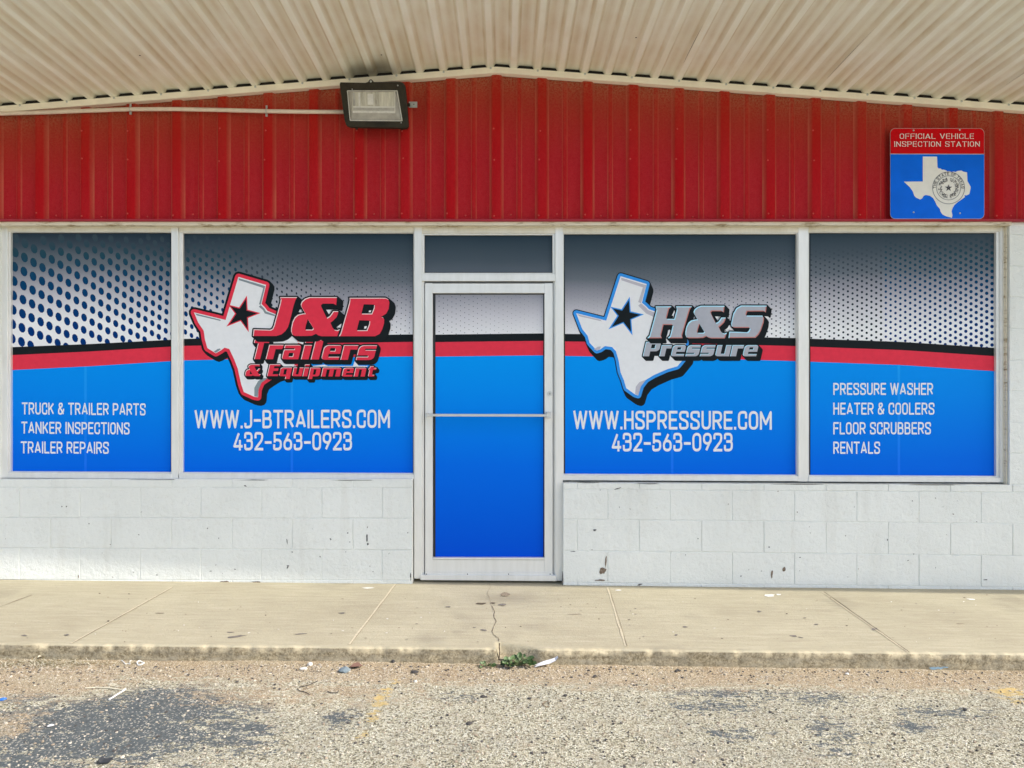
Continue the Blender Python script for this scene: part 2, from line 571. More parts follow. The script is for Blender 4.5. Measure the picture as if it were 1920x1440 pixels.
M['red_trim'] = simple("red_flashing", (.34, .03, .045, 1), .6, spec=.15)
M['screw'] = simple("red_screw", (.54, .07, .06, 1), .5, spec=.2)

# cream canopy deck
M['cream'], t = material("cream_steel_deck", 0.5, 0, .25)
n1 = t.noise(2.2, 5, .55, t.coord('Object', (9, .7, 1))); n2 = t.noise(60, 4, .6); n3 = t.noise(5.0, 5, .6)
c = t.ramp(n1, [(.32, (.84, .83, .68, 1)), (.62, (.92, .93, .82, 1))])
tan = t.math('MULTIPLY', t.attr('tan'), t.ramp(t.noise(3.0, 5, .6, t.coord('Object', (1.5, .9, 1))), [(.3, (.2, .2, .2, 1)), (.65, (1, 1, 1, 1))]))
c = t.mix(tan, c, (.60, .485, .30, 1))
c = t.mix(t.ramp(n3, [(.5, (0, 0, 0, 1)), (.75, (.35, .35, .35, 1))]), c, (.76, .68, .50, 1))
c = t.mix(t.attr('soot_edge'), c, (.13, .10, .05, 1))
t.base(c); t.normal(t.bump(n1, .12, .01))
M['cream_trim'] = simple("cream_trim", (.90, .84, .70, 1), .5, vary=.06, scale=9)
M['cream_strip'], t = material("stained_cream_strip", 0.6)
n1 = t.noise(6, 6, .7, t.coord('Object', (1, 1, 6)))
t.base(t.ramp(n1, [(.36, (.34, .25, .13, 1)), (.46, (.72, .65, .50, 1)), (.7, (.80, .74, .60, 1))]))
M['dark'] = simple("dark_gap", (.012, .011, .010, 1), .8)
M['soffit_seam'] = simple("seam_shadow", (.16, .13, .09, 1), .8)

# anodised aluminium, pale
M['alu'], t = material("pale_aluminium", 0.38, .25)
n1 = t.noise(7, 6, .65, t.coord('Object', (3, 1, .5))); n2 = t.noise(90, 4, .7)
c = t.ramp(n1, [(.3, (.73, .73, .70, 1)), (.7, (.82, .82, .80, 1))])
c = t.mix(t.ramp(n2, [(.70, (0, 0, 0, 1)), (.80, (.5, .5, .5, 1))]), c, (.40, .37, .31, 1))
t.base(c)
M['alu_top'], t = material("stained_aluminium", 0.45, .15)
n1 = t.noise(4, 6, .7, t.coord('Object', (3, 1, .4)))
t.base(t.ramp(n1, [(.3, (.64, .60, .49, 1)), (.7, (.78, .76, .69, 1))]))
M['steel'] = simple("brushed_steel", (.62, .63, .64, 1), .3, .7, vary=.06)
M['gasket'] = simple("black_gasket", (.012, .016, .018, 1), .5)
M['glass'], t = material("dark_window_glass", 0.06)
t.base((.010, .016, .018, 1))

# printed vinyl film
def film_mat(name, stops, rough=.45, side=False):
    m, t = material(name, rough, 0, .05)
    tc = t.n("ShaderNodeTexCoord"); sx = t.n("ShaderNodeSeparateXYZ")
    t.l(tc.outputs['Object'], sx.inputs[0])
    # printed blend runs down the film; its centre line bows with the stripes
    x2 = t.math('MULTIPLY', sx.outputs[0], sx.outputs[0])
    h = t.math('SUBTRACT', sx.outputs[2], t.math('MULTIPLY', x2, .0075))
    pf = t.math('DIVIDE', t.math('SUBTRACT', 1.07, h), 2.30)      # 0 at y=430, 1 at y=1052
    nz = t.noise(.9, 3, .5)
    pf = t.math('ADD', pf, t.math('MULTIPLY', t.math('SUBTRACT', nz, .5), .05))
    if side:      # the print is paler over the far left window
        lf = t.math('MULTIPLY', t.math('ADD', t.math('MULTIPLY', sx.outputs[0], -1.0), -1.7), .8, True)
        pf = t.math('ADD', pf, t.math('MULTIPLY', t.math('MULTIPLY', lf, .012), t.math('MULTIPLY', t.math('SUBTRACT', pf, .03), 9.0, True)))
    c = t.ramp(pf, [((y - 430) / 622.0, col) for y, col in stops])
    if side:      # the first window's print starts in a deeper navy
        c = t.mix(t.math('MULTIPLY', lf, t.ramp(pf, [(.015, (.85, .85, .85, 1)), (.115, (0, 0, 0, 1))])), c, (.010, .026, .052, 1))
    rib = t.n("ShaderNodeTexWave", wave_type='BANDS', bands_direction='X')
    rib.inputs['Scale'].default_value = 55; rib.inputs['Distortion'].default_value = .6
    t.l(tc.outputs['Object'], rib.inputs['Vector'])
    c = t.mix(t.math('MULTIPLY', rib.outputs['Fac'], .10), c, t.mix(.5, c, (0, 0, 0, 1)))
    t.base(c)
    t.normal(t.bump(rib.outputs['Fac'], .05, .001))
    return m
M['film_grey'] = film_mat("grey_halftone_film", [(434, (.022, .042, .064, 1)), (452, (.040, .064, .088, 1)), (485, (.070, .096, .124, 1)), (522, (.14, .165, .20, 1)), (555, (.34, .345, .40, 1)), (590, (.60, .60, .655, 1)), (632, (.86, .87, .89, 1))], side=True)
M['film_dot'] = film_mat("blue_halftone_dots", [(432, (.022, .042, .064, 1)), (460, (.044, .070, .094, 1)), (495, (.018, .066, .10, 1)), (545, (.002, .052, .14, 1)), (640, (.0, .035, .18, 1))])
M['film_dot_small'] = film_mat("dark_halftone_dots", [(434, (.022, .042, .064, 1)), (470, (.056, .080, .106, 1)), (505, (.050, .072, .098, 1)), (560, (.020, .034, .056, 1)), (640, (.008, .024, .045, 1))])
BL = [(640, (.0, .33, .95, 1)), (760, (.0, .25, .88, 1)), (880, (.0, .150, .80, 1)), (1050, (.0, .080, .66, 1))]
M['film_blue'] = film_mat("blue_film", BL)
M['film_lite'] = film_mat("blue_film_overlap", [(y, (.010, c[1] * 1.22, min(.95, c[2] * 1.12), 1)) for y, c in BL])
M['film_red'] = simple("red_film", (.75, .040, .075, 1), .42, vary=.05, spec=.07)
M['film_black'] = simple("black_film", (.010, .014, .017, 1), .42, vary=.1, spec=.07)
M['film_white'] = simple("white_film", (.80, .815, .84, 1), .42, vary=.03, spec=.07)
M['lt_blue'] = simple("sky_blue_film", (.04, .30, .82, 1), .42, vary=.04, spec=.07)
M['pale_blue'] = simple("pale_blue_film", (.46, .80, .98, 1), .42, vary=.04, spec=.07)
M['shade_grey'] = simple("grey_film", (.24, .29, .32, 1), .42, vary=.04, spec=.07)
M['mid_grey'] = simple("silver_film", (.42, .44, .50, 1), .42, vary=.05, spec=.07)
M['pale_lilac'] = simple("lilac_film", (.50, .49, .56, 1), .42, vary=.04, spec=.07)
M['salmon'] = simple("salmon_film", (.55, .22, .20, 1), .42, vary=.05, spec=.07)
M['pinkish'] = simple("pink_white_film", (.86, .70, .70, 1), .42, vary=.03, spec=.07)
# sign
M['sign_red'] = simple("sign_red", (.56, .002, .006, 1), .4, vary=.06, scale=6, spec=.07)
M['sign_blue'] = simple("sign_blue", (.0, .135, .78, 1), .35, vary=.10, scale=4, spec=.07)
M['sign_white'] = simple("sign_white", (.78, .77, .73, 1), .4, vary=.03, spec=.07)
M['sign_ink'] = simple("sign_ink", (.03, .03, .04, 1), .5)
M['sign_grey'] = simple("sign_grey_ink", (.24, .25, .27, 1), .5)
M['zinc'] = simple("galvanised", (.50, .52, .50, 1), .45, .4, vary=.1)
# light
M['bronze'], t = material("bronze_housing", 0.6, 0, .25)
n1 = t.noise(14, 6, .7)
t.base(t.ramp(n1, [(.3, (.012, .010, .006, 1)), (.72, (.042, .034, .020, 1))]))
M['lens'], t = material("ribbed_lens", 0.22)
wv = t.n("ShaderNodeTexWave", wave_type='BANDS', bands_direction='X')
t.set(wv, Scale=34.0, Distortion=2.5, Detail=3.0)
t.l(t.coord(), wv.inputs['Vector'])
nz = t.noise(3.5, 5, .7, t.coord('Object', (9, 1, 1.2)))
c = t.ramp(nz, [(.3, (.22, .20, .16, 1)), (.48, (.50, .47, .38, 1)), (.7, (.70, .67, .56, 1))])
t.base(t.mix(t.math('MULTIPLY', wv.outputs['Fac'], .25), c, (.25, .235, .20, 1)))
t.normal(t.bump(wv.outputs['Fac'], .5, .004))
M['lens_rim'] = simple("lens_rim", (.62, .60, .55, 1), .3, vary=.15, scale=30)
M['lens_bevel'] = simple("lens_bevel", (.36, .34, .30, 1), .3, vary=.2, scale=20)
M['conduit'] = simple("painted_conduit", (.70, .60, .50, 1), .5, vary=.08)

# concrete walk
M['walk'], t = material("sidewalk_concrete", 0.85)
n1 = t.noise(1.3, 7, .65); n2 = t.noise(130, 4, .7); n3 = t.noise(14, 8, .75, t.coord('Object', (.30, 2.6, 1)))
n4 = t.noise(38, 5, .7)
c = t.ramp(n1, [(.32, (.375, .330, .225, 1)), (.66, (.455, .410, .285, 1))])
c = t.mix(t.ramp(n3, [(.50, (0, 0, 0, 1)), (.70, (.55, .55, .55, 1))]), c, (.31, .265, .19, 1))
c = t.mix(t.ramp(n3, [(.30, (.5, .5, .5, 1)), (.48, (0, 0, 0, 1))]), c, (.56, .50, .38, 1))
c = t.mix(t.ramp(n2, [(.30, (.5, .5, .5, 1)), (.46, (0, 0, 0, 1))]), c, (.25, .21, .15, 1))
face = t.attr('face')
n5 = t.noise(95, 5, .75)
dirt = t.ramp(n5, [(.30, (.085, .066, .034, 1)), (.45, (.27, .22, .135, 1)), (.66, (.52, .45, .31, 1))])
streak = t.noise(5, 7, .72, t.coord('Object', (1.3, 1, 6)))
dirt = t.mix(t.ramp(streak, [(.42, (0, 0, 0, 1)), (.62, (.8, .8, .8, 1))]), dirt, (.33, .295, .22, 1))
dirt = t.mix(t.ramp(n4, [(.36, (.7, .7, .7, 1)), (.50, (0, 0, 0, 1))]), dirt, (.13, .10, .055, 1))
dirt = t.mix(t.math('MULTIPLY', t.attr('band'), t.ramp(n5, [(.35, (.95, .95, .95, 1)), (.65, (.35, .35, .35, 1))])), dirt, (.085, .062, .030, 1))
c = t.mix(face, c, dirt)
c = t.mix(t.math('MULTIPLY', t.attr('raw'), t.ramp(n4, [(.35, (.3, .3, .3, 1)), (.6, (1, 1, 1, 1))])), c, (.60, .51, .34, 1))
c = t.mix(t.attr('stain'), c, (.13, .11, .085, 1))
t.base(c)
b1 = t.bump(n2, .35, .004); t.normal(t.bump(n4, .45, .006, b1))
M['joint'] = simple("sandy_joint", (.56, .49, .345, 1), .95, vary=.2, scale=60)
M['crack'] = simple("crack_dark", (.085, .06, .04, 1), .95, vary=.4, scale=90)
M['crack_soft'] = simple("hairline", (.24, .19, .13, 1), .95, vary=.4, scale=90)
M['spatter'] = simple("white_spatter", (.76, .75, .70, 1), .8)
M['tarmark'] = simple("rubber_mark", (.17, .15, .13, 1), .9, vary=.4, scale=70)
M['bluemark'] = simple("blue_paint_mark", (.24, .36, .45, 1), .8, vary=.3, scale=50)

# chip-seal asphalt with sand
M['ground'], t = material("chip_seal_ground", 0.9, 0, .3)
co = t.coord()
vo = t.n("ShaderNodeTexVoronoi", feature='F1'); t.set(vo, Scale=155.0); t.l(co, vo.inputs['Vector'])
ve = t.n("ShaderNodeTexVoronoi", feature='DISTANCE_TO_EDGE'); t.set(ve, Scale=155.0); t.l(co, ve.inputs['Vector'])
vo2 = t.n("ShaderNodeTexVoronoi", feature='F1'); t.set(vo2, Scale=260.0); t.l(co, vo2.inputs['Vector'])
sep = t.n("ShaderNodeSeparateColor"); t.l(vo.outputs['Color'], sep.inputs[0])
sep2 = t.n("ShaderNodeSeparateColor"); t.l(vo2.outputs['Color'], sep2.inputs[0])
chips = t.ramp(sep.outputs[0], [(.0, (.06, .054, .036, 1)), (.12, (.24, .215, .145, 1)), (.32, (.55, .505, .355, 1)), (.68, (.80, .75, .57, 1)), (1., (.95, .93, .80, 1))])
edge = t.ramp(ve.outputs['Distance'], [(.02, (1, 1, 1, 1)), (.15, (0, 0, 0, 1))])
gapc = t.mix(t.math('MULTIPLY', t.attr('sand'), 1.8, True), (.12, .108, .070, 1), (.34, .27, .165, 1))
g = t.mix(t.math('MULTIPLY', edge, .70), chips, gapc)
n1 = t.noise(2.0, 6, .65); n2 = t.noise(14, 7, .72); n3 = t.noise(75, 5, .7); n4 = t.noise(5, 7, .72)
mpr = t.n("ShaderNodeMapping"); t.l(co, mpr.inputs['Vector'])
mpr.inputs['Rotation'].default_value = (0, 0, math.radians(-18)); mpr.inputs['Scale'].default_value = (.6, 1.9, 1)
nst = t.noise(20, 9, .76, mpr.outputs[0])
g = t.mix(t.ramp(n4, [(.48, (0, 0, 0, 1)), (.70, (.45, .45, .45, 1))]), g, (.33, .31, .255, 1))
g = t.mix(t.ramp(n2, [(.50, (0, 0, 0, 1)), (.66, (.45, .45, .45, 1))]), g, (.50, .41, .28, 1))
sand = t.ramp(n3, [(.3, (.26, .19, .11, 1)), (.7, (.47, .365, .235, 1))])
sand = t.mix(t.ramp(n4, [(.42, (0, 0, 0, 1)), (.62, (.5, .5, .5, 1))]), sand, (.42, .365, .25, 1))
sand = t.mix(t.ramp(sep2.outputs[0], [(.80, (0, 0, 0, 1)), (.85, (.9, .9, .9, 1))]), sand, (.11, .085, .055, 1))
sand = t.mix(t.ramp(sep2.outputs[1], [(.86, (0, 0, 0, 1)), (.90, (.8, .8, .8, 1))]), sand, (.78, .70, .58, 1))
tar = t.ramp(n3, [(.3, (.040, .052, .060, 1)), (.7, (.105, .125, .136, 1))])
tar = t.mix(t.ramp(sep.outputs[1], [(.84, (0, 0, 0, 1)), (.92, (.8, .8, .8, 1))]), tar, (.48, .45, .38, 1))
def masked(a, soft, amt=1.0, lo=.42, hi=.58):
    s1 = t.math('ADD', a, t.math('MULTIPLY', t.math('SUBTRACT', nst, .5), soft * 1.9))
    s1 = t.math('ADD', s1, t.math('MULTIPLY', t.math('SUBTRACT', n2, .5), soft))
    s1 = t.math('ADD', s1, t.math('MULTIPLY', t.math('SUBTRACT', n3, .5), soft * .9))
    gate = t.ramp(a, [(.02, (0, 0, 0, 1)), (.22, (1, 1, 1, 1))])
    return t.math('MULTIPLY', t.math('MULTIPLY', t.ramp(s1, [(lo, (0, 0, 0, 1)), (hi, (1, 1, 1, 1))]), amt), gate)
ms = masked(t.attr('sand'), 1.25, .95, .40, .66)
mt_ = masked(t.attr('tar'), 1.6, .94, .46, .56)
my = masked(t.attr('yellow'), 2.3, .70)
g = t.mix(mt_, g, tar)
g = t.mix(ms, g, sand)
g = t.mix(my, g, (.66, .47, .16, 1))
t.base(g)
h = t.math('MULTIPLY', t.ramp(ve.outputs['Distance'], [(0, (0, 0, 0, 1)), (.3, (1, 1, 1, 1))]), t.math('SUBTRACT', 1.0, t.math('MULTIPLY', t.math('MAXIMUM', ms, mt_), .8)))
b1 = t.bump(h, .75, .006); t.normal(t.bump(n3, .5, .006, b1))

# ------------------------------------------------------------------ ground sheet
def spaced(a, b, fine0, fine1, step, coarse):
    left = [a] + [v for v in coarse if a < v < fine0]
    right = [v for v in coarse if fine1 < v < b] + [b]
    return np.array(sorted(set(left + list(np.arange(fine0, fine1 + 1e-6, step)) + right)))
gx = spaced(-220, 220, -4.2, 4.2, .02, [-120, -60, -30, -15, -9, -6.5, -5, 5, 6.5, 9, 15, 30, 60, 120])
gy = spaced(-220, 60, -3.5, -1.10, .016, [-120, -60, -30, -15, -9, -6, -4.5, -4, -.9, 0, 5, 20])
X, Y = np.meshgrid(gx, gy, indexing='ij')
near = ((np.abs(X) < 4.25) & (Y > -3.6) & (Y < -1.05)).astype(float)
Zg = (SA - CURB_H) - 0.0114 * np.clip(X, -12, 12)
Zg += near * ((vnoise(X + 50, Y + 50, 1.1, 1, 4) - .5) * .016 + (vnoise(X + 50, Y + 50, 30, 2, 3) - .5) * .007)
bank = np.clip((Y + 1.48) / .29, 0, 1) ** 1.6
wob = vnoise(X + 50, Y * 0 + 7, 1.6, 3, 4)
Zg += near * bank * (.002 + .014 * (wob - .35))
me = grid_mesh("ground", np.stack([X, Y, Zg], -1))
def blob(px, py, rx, ry, rot=0.0):
    c = G_(px, py)
    kx = (D + c.y) / F
    ky = kx * (D + c.y) / 1.478 * 1.0
    dx, dy = (X - c.x) / (rx * kx), (Y - c.y) / (ry * ky)
    cr, sr = math.cos(rot), math.sin(rot)
    q = np.sqrt((dx * cr - dy * sr) ** 2 + (dx * sr + dy * cr) ** 2)
    return np.clip(1.35 - q * .85, 0, 1)
edge_n = vnoise(X + 50, Y + 50, 3.2, 8, 5)
sandm = np.clip(1.0 - ((-1.19 - Y) - .10 - .16 * (vnoise(X + 50, Y * 0 + 3, .8, 21, 4) - .3)) / .22, 0, 1)
sandm = np.maximum(sandm, .95 * blob(60, 1275, 190, 34))
sandm = np.maximum(sandm, .62 * blob(20, 1360, 60, 35))
sandm = np.maximum(sandm, .60 * blob(560, 1300, 260, 28))
sandm = np.where(Y > -1.19, 1, sandm)
tarm = np.zeros_like(X)
for b in ((400, 1322, 110, 36, 0), (300, 1385, 180, 40, 0), (420, 1370, 90, 24, 0), (330, 1322, 165, 40, 0), (180, 1350, 210, 46, 0), (330, 1300, 110, 14, 0), (60, 1305, 70, 14, 0), (90, 1395, 160, 40, 0), (420, 1335, 60, 22, 0),
          (250, 1400, 150, 30, 0), (60, 1437, 120, 16, 0)):
    tarm = np.maximum(tarm, .92 * blob(*b))
for b in ((1420, 1300, 220, 12, 0), (1560, 1400, 50, 20, 0), (640, 1345, 38, 26, 0), (350, 1435, 60, 14, 0), (1350, 1325, 90, 16, 0), (1530, 1310, 80, 16, 0), (1560, 1370, 60, 34, 0), (1480, 1305, 150, 10, 0), (1770, 1335, 90, 14, 0),
          (1700, 1360, 60, 14, 0), (860, 1305, 60, 12, 0), (1380, 1375, 70, 18, 0), (600, 1300, 60, 10, 0), (520, 1410, 50, 8, 0)):
    tarm = np.maximum(tarm, .54 * blob(*b))
tarm = tarm * (.55 + .80 * edge_n)
yel = np.zeros_like(X)
for b in ((736, 1283, 9, 7, 0), (728, 1294, 10, 8, 0), (719, 1307, 13, 9, 0), (712, 1320, 12, 9, 0), (704, 1333, 11, 9, 0), (698, 1346, 9, 8, 0), (683, 1378, 17, 6, 0), (1893, 1298, 24, 12, 0), (1905, 1312, 24, 8, 0)):
    yel = np.maximum(yel, .66 * blob(*b))
nr = near > 0
set_attr(me, 'sand', np.where(nr, sandm, np.where(Y > -1.1, 1, .15)))
set_attr(me, 'tar', np.where(nr, tarm, .25))
set_attr(me, 'yellow', yel * nr)
me.polygons.foreach_set("use_smooth", [True] * len(me.polygons))
ground = tag(link("ground", me, None, [M['ground']]), kind='structure')
GX, GY, GZ = gx, gy, Zg
def ground_z(x, y):
    i = min(max(np.searchsorted(GX, x) - 1, 0), len(GX) - 2); j = min(max(np.searchsorted(GY, y) - 1, 0), len(GY) - 2)
    return float(GZ[i:i + 2, j:j + 2].mean())
def GP(px, py, lift=0.0):
    p = G_(px, py)
    p.z = ground_z(p.x, p.y) + lift
    return p

# ------------------------------------------------------------------ sidewalk (kerb edge is its front)
wx = spaced(-9.5, 9.5, -4.1, 4.1, .016, [-8, -6.5, -5, 5, 6.5, 8])
top_y = np.concatenate([np.linspace(.14, -1.0, 20), np.linspace(-1.01, -1.178, 15)])
nz_face = 10
rows = [(y, 0.0, 0.0, 1.0) for y in top_y]                       # (y, drop, face, edge)
rows += [(-1.186, .0012, 0, 1), (-1.190, .0045, .15, 1), (-1.1915, .0095, 1.0, 1)]
rows += [(-1.192, .010 + (.16 - .010) * (i + 1) / nz_face, 1.0, 1.0) for i in range(nz_face)]
n, m = len(wx), len(rows)
V = np.zeros((n, m, 3)); FA = np.zeros((n, m)); RAW = np.zeros((n, m)); ST = np.zeros((n, m))
for j, (y, dr, fc, ed) in enumerate(rows):
    x = wx
    V[:, j, 0] = x; V[:, j, 1] = y; V[:, j, 2] = SA + SB * x - dr
    FA[:, j] = fc
inx = (np.abs(wx) < 4.15).astype(float)
e1 = vnoise(wx + 60, wx * 0 + 1, 5, 31, 5); e2 = vnoise(wx + 60, wx * 0 + 9, 26, 32, 4)
for j, (y, dr, fc, ed) in enumerate(rows):
    nearedge = np.clip((-y - 1.12) / .07, 0, 1)
    nn = vnoise(wx + 60, np.full_like(wx, dr * 6 + y * 6 + 40), 18, 33, 4) - .5
    V[:, j, 1] += inx * nearedge * ((e1 - .5) * .008 + (e2 - .5) * .009 + nn * .010)
    rag = np.clip((e2 - .45) * 2.4, 0, 1) * np.clip((-y - 1.155) / .03, 0, 1)
    V[:, j, 2] -= inx * rag * .007 * (1 if fc < .9 else 0)
    V[:, j, 2] += inx * (1 - nearedge) * (vnoise(wx + 60, np.full_like(wx, y + 30), 2.2, 35, 3) - .5) * .004 * (1 if y < 0 else 0)
    RAW[:, j] = inx * nearedge * np.clip((e2 - .46) * 4, 0, 1) * np.where((y < -1.172) & (dr < .03), 1, 0)
    # broken corner beside the crack
    xs_ = wx
    depth = np.where((xs_ > -.068) & (xs_ < .125), .085 * (1 - (xs_ + .068) / .193) ** .7 + .012, 0.0)
    if True:
        cut = np.clip((-y - (1.19 - depth)) / .022, 0, 1) * (depth > 0)
        V[:, j, 2] -= cut * np.maximum(0, (.052 + .02 * (e2 - .5)) * (depth / .09) - dr) * (1 if dr < .06 else 0)
        V[:, j, 1] += np.where((depth > 0) & (dr > .0), depth * .45 * (1 - min(dr / .12, 1)), 0)
        RAW[:, j] = np.where(cut > .05, .30 * np.clip((e2 - .5) * 5, 0, 1), RAW[:, j])
        FA[:, j] = np.maximum(FA[:, j], .95 * cut)
me = grid_mesh("sidewalk", V)
XX, YY = V[:, :, 0], V[:, :, 1]
st = np.clip((vnoise(XX + 60, YY + 60, 2.4, 41, 4) - .66) * 2.2, 0, .4)
c0 = W_(955, 1122); st = np.maximum(st, .32 * np.exp(-(((XX - c0.x) / .25) ** 2 + ((YY - c0.y) / .12) ** 2)))
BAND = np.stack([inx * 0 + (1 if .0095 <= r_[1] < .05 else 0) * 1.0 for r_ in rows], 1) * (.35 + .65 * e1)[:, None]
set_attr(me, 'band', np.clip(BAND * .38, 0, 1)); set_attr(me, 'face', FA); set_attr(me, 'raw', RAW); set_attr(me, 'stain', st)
me.polygons.foreach_set("use_smooth", [True] * len(me.polygons))
walk = tag(link("sidewalk", me, None, [M['walk']]), kind='structure')

# joints, hairline crack and marks: one thin part lying on the walk
mk = MB()
def strip_on(fn, pts, w, m, jit=0.0, lift=0.002):
    P = [fn(x, y, lift) for x, y in pts]
    L, R = [], []
    for i, p in enumerate(P):
        d = P[min(i + 1, len(P) - 1)] - P[max(i - 1, 0)]
        d.z = 0; d.normalize()
        nrm = Vector((-d.y, d.x, 0)) * (w / 2 * (1 + rng.uniform(-jit, jit)))
        L.append(p + nrm); R.append(p - nrm)
    for i in range(len(P) - 1): mk.face([L[i], R[i], R[i + 1], L[i + 1]], m)
def sub(a, b, n_, wob_=0.0):
    return [(a[0] + (b[0] - a[0]) * i / n_ + (rng.uniform(-wob_, wob_) if 0 < i < n_ else 0), a[1] + (b[1] - a[1]) * i / n_) for i in range(n_ + 1)]
MK = [M['joint'], M['crack'], M['crack_soft'], M['spatter'], M['tarmark'], M['chip']]
for a, b, w in (((323, 1101), (133, 1207), .009), ((741, 1096), (655, 1209), .012), ((1139, 1102), (1173, 1212), .011)):
    strip_on(W_, sub(a, b, 14, .5), w, 0, .3, .0022)
    strip_on(W_, [(x + (3.0 if a[0] > 1000 else 2.4), y) for x, y in sub(a, b, 14, .4)], .0026, 2, .4, .003)
strip_on(W_, sub((1545, 1110), (1706, 1224), 16, .8), .0038, 1, .5, .0024)
strip_on(W_, sub((1541, 1110), (1702, 1223), 16, .6), .008, 0, .4, .0020)
strip_on(W_, sub((60, 1116), (0, 1138), 6, .8), .006, 2, .4, .0024)
ck = [(560, 60), (575, 100), (545, 160), (570, 215), (580, 260), (610, 320), (605, 375), (625, 410), (600, 460), (590, 500), (600, 530), (645, 560), (648, 590)]
ck = Z(ck, 800, 1080, 4.8)
fine = []
for a, b in zip(ck[:-1], ck[1:]):
    fine += [(x + rng.uniform(-.7, .7), y) for x, y in sub(a, b, 4)[:-1]]
strip_on(W_, fine[:18], .0018, 2, .5, .0024)
strip_on(W_, fine[17:] + [ck[-1]], .0030, 1, .5, .0024)
def blot(fn, px, py, rx, ry, m, nn=11, lift=.002, rot=0.0):
    pts = []
    for k in range(nn):
        a = 2 * math.pi * k / nn
        r = rng.uniform(.55, 1.1)
        x, y = rx * r * math.cos(a), ry * r * math.sin(a)
        pts.append(fn(px + x * math.cos(rot) - y * math.sin(rot), py + x * math.sin(rot) + y * math.cos(rot), lift))
    c = fn(px, py, lift)
    for k in range(nn): mk.face([c, pts[k], pts[(k + 1) % nn]], m)
for px, py, rx, ry, m, rot in ((443, 1194, 23, 2.2, 4, -.12), (432, 1186, 9, 1.2, 4, 0), (564, 1189, 14, 1, 4, -.1), (641, 1150, 8, 1.6, 4, 0), (1424, 1147, 5, 1.6, 4, 0),
                          (1284, 1176, 7, 1.6, 4, 0), (1268, 1191, 4, 1.4, 4, 0), (1488, 1193, 8, 2.0, 4, .1), (1502, 1196, 6, 1, 4, .2), (1509, 1159, 3, .8, 4, 0), (1475, 1151, 2, 1.2, 1, 0),
                          (1531, 1171, 5, .9, 4, 0), (840, 1138, 6, 1.4, 4, 0), (908, 1182, 8, 1.6, 4, .1), (889, 1177, 4, 1, 4, 0), (46, 1192, 7, 1.6, 4, 0), (126, 1191, 6, 1.6, 4, 0),
                          (203, 1165, 2.5, 1.3, 1, 0), (498, 1154, 2, 1.2, 1, 0), (187, 1113, 2, 1, 1, 0), (242, 1114, 2, 1, 1, 0), (976, 1175, 2, 1, 1, 0), (1123, 1161, 1.8, 1, 1, 0),
                          (1442, 1117, 12, 2.6, 3, 0), (1460, 1115, 6, 1.4, 3, 0), (1820, 1124, 10, 1.4, 3, .1), (690, 1103, 14, 1.2, 3, 0), (1160, 1107, 6, 1.4, 3, 0), (1640, 1180, 6, 3, 4, 0),
                          (903, 1132, 11, 1.8, 1, 0), (925, 1131, 7, 1.2, 1, 0), (942, 1134, 8, 2.2, 4, 0), (948, 1115, 9, 4, 2, 0), (300, 1150, 9, 1.0, 2, 0), (1078, 1152, 16, .9, 2, 0), (1800, 1170, 9, 1, 2, 0)):
    blot(W_, px, py, rx, ry, m, rot=rot)
for _ in range(130):
    px, py = rng.uniform(5, 1915), rng.uniform(1115, 1205)
    blot(W_, px, py, rng.uniform(.5, 3.2), rng.uniform(.35, .8), rng.choice([1, 2, 2, 4, 3]), 7, .0021)
def kerb_pt(px, py, y=-1.205):
    k = (D + y) / F
    return Vector(((px - 960) * k, y, (720 - py) * k))
def kerb_blot(px, py, rx, ry, m, nn=11):
    pts = [kerb_pt(px + rx * rng.uniform(.5, 1.1) * math.cos(2 * math.pi * q / nn), py + ry * rng.uniform(.5, 1.1) * math.sin(2 * math.pi * q / nn)) for q in range(nn)]
    c = kerb_pt(px, py)
    for q in range(nn): mk.face([c, pts[q], pts[(q + 1) % nn]], m)
MK.append(M['bluemark'])
kerb_blot(1754, 1253, 15, 3.5, 6); kerb_blot(1772, 1251, 9, 1.5, 6)
va = [(936.5, 1206), (936, 1214), (937, 1222), (936, 1232), (934, 1238)]
for (xa, ya), (xb, yb_) in zip(va[:-1], va[1:]):
    mk.face([kerb_pt(xa - 1.1, ya, -1.196), kerb_pt(xb - .8, yb_, -1.196), kerb_pt(xb + .8, yb_, -1.196), kerb_pt(xa + 1.3, ya, -1.196)], 1)
sm = mk.build("pavement_marks", MK, walk)
tag(sm, "sandy joints, a hairline crack and scuff marks across the walk")

# ------------------------------------------------------------------ building
bld = empty("storefront_building", (0, .3, SA), "single storey storefront with white block base, red metal siding and cream gabled canopy", "building")
XE = 9.0
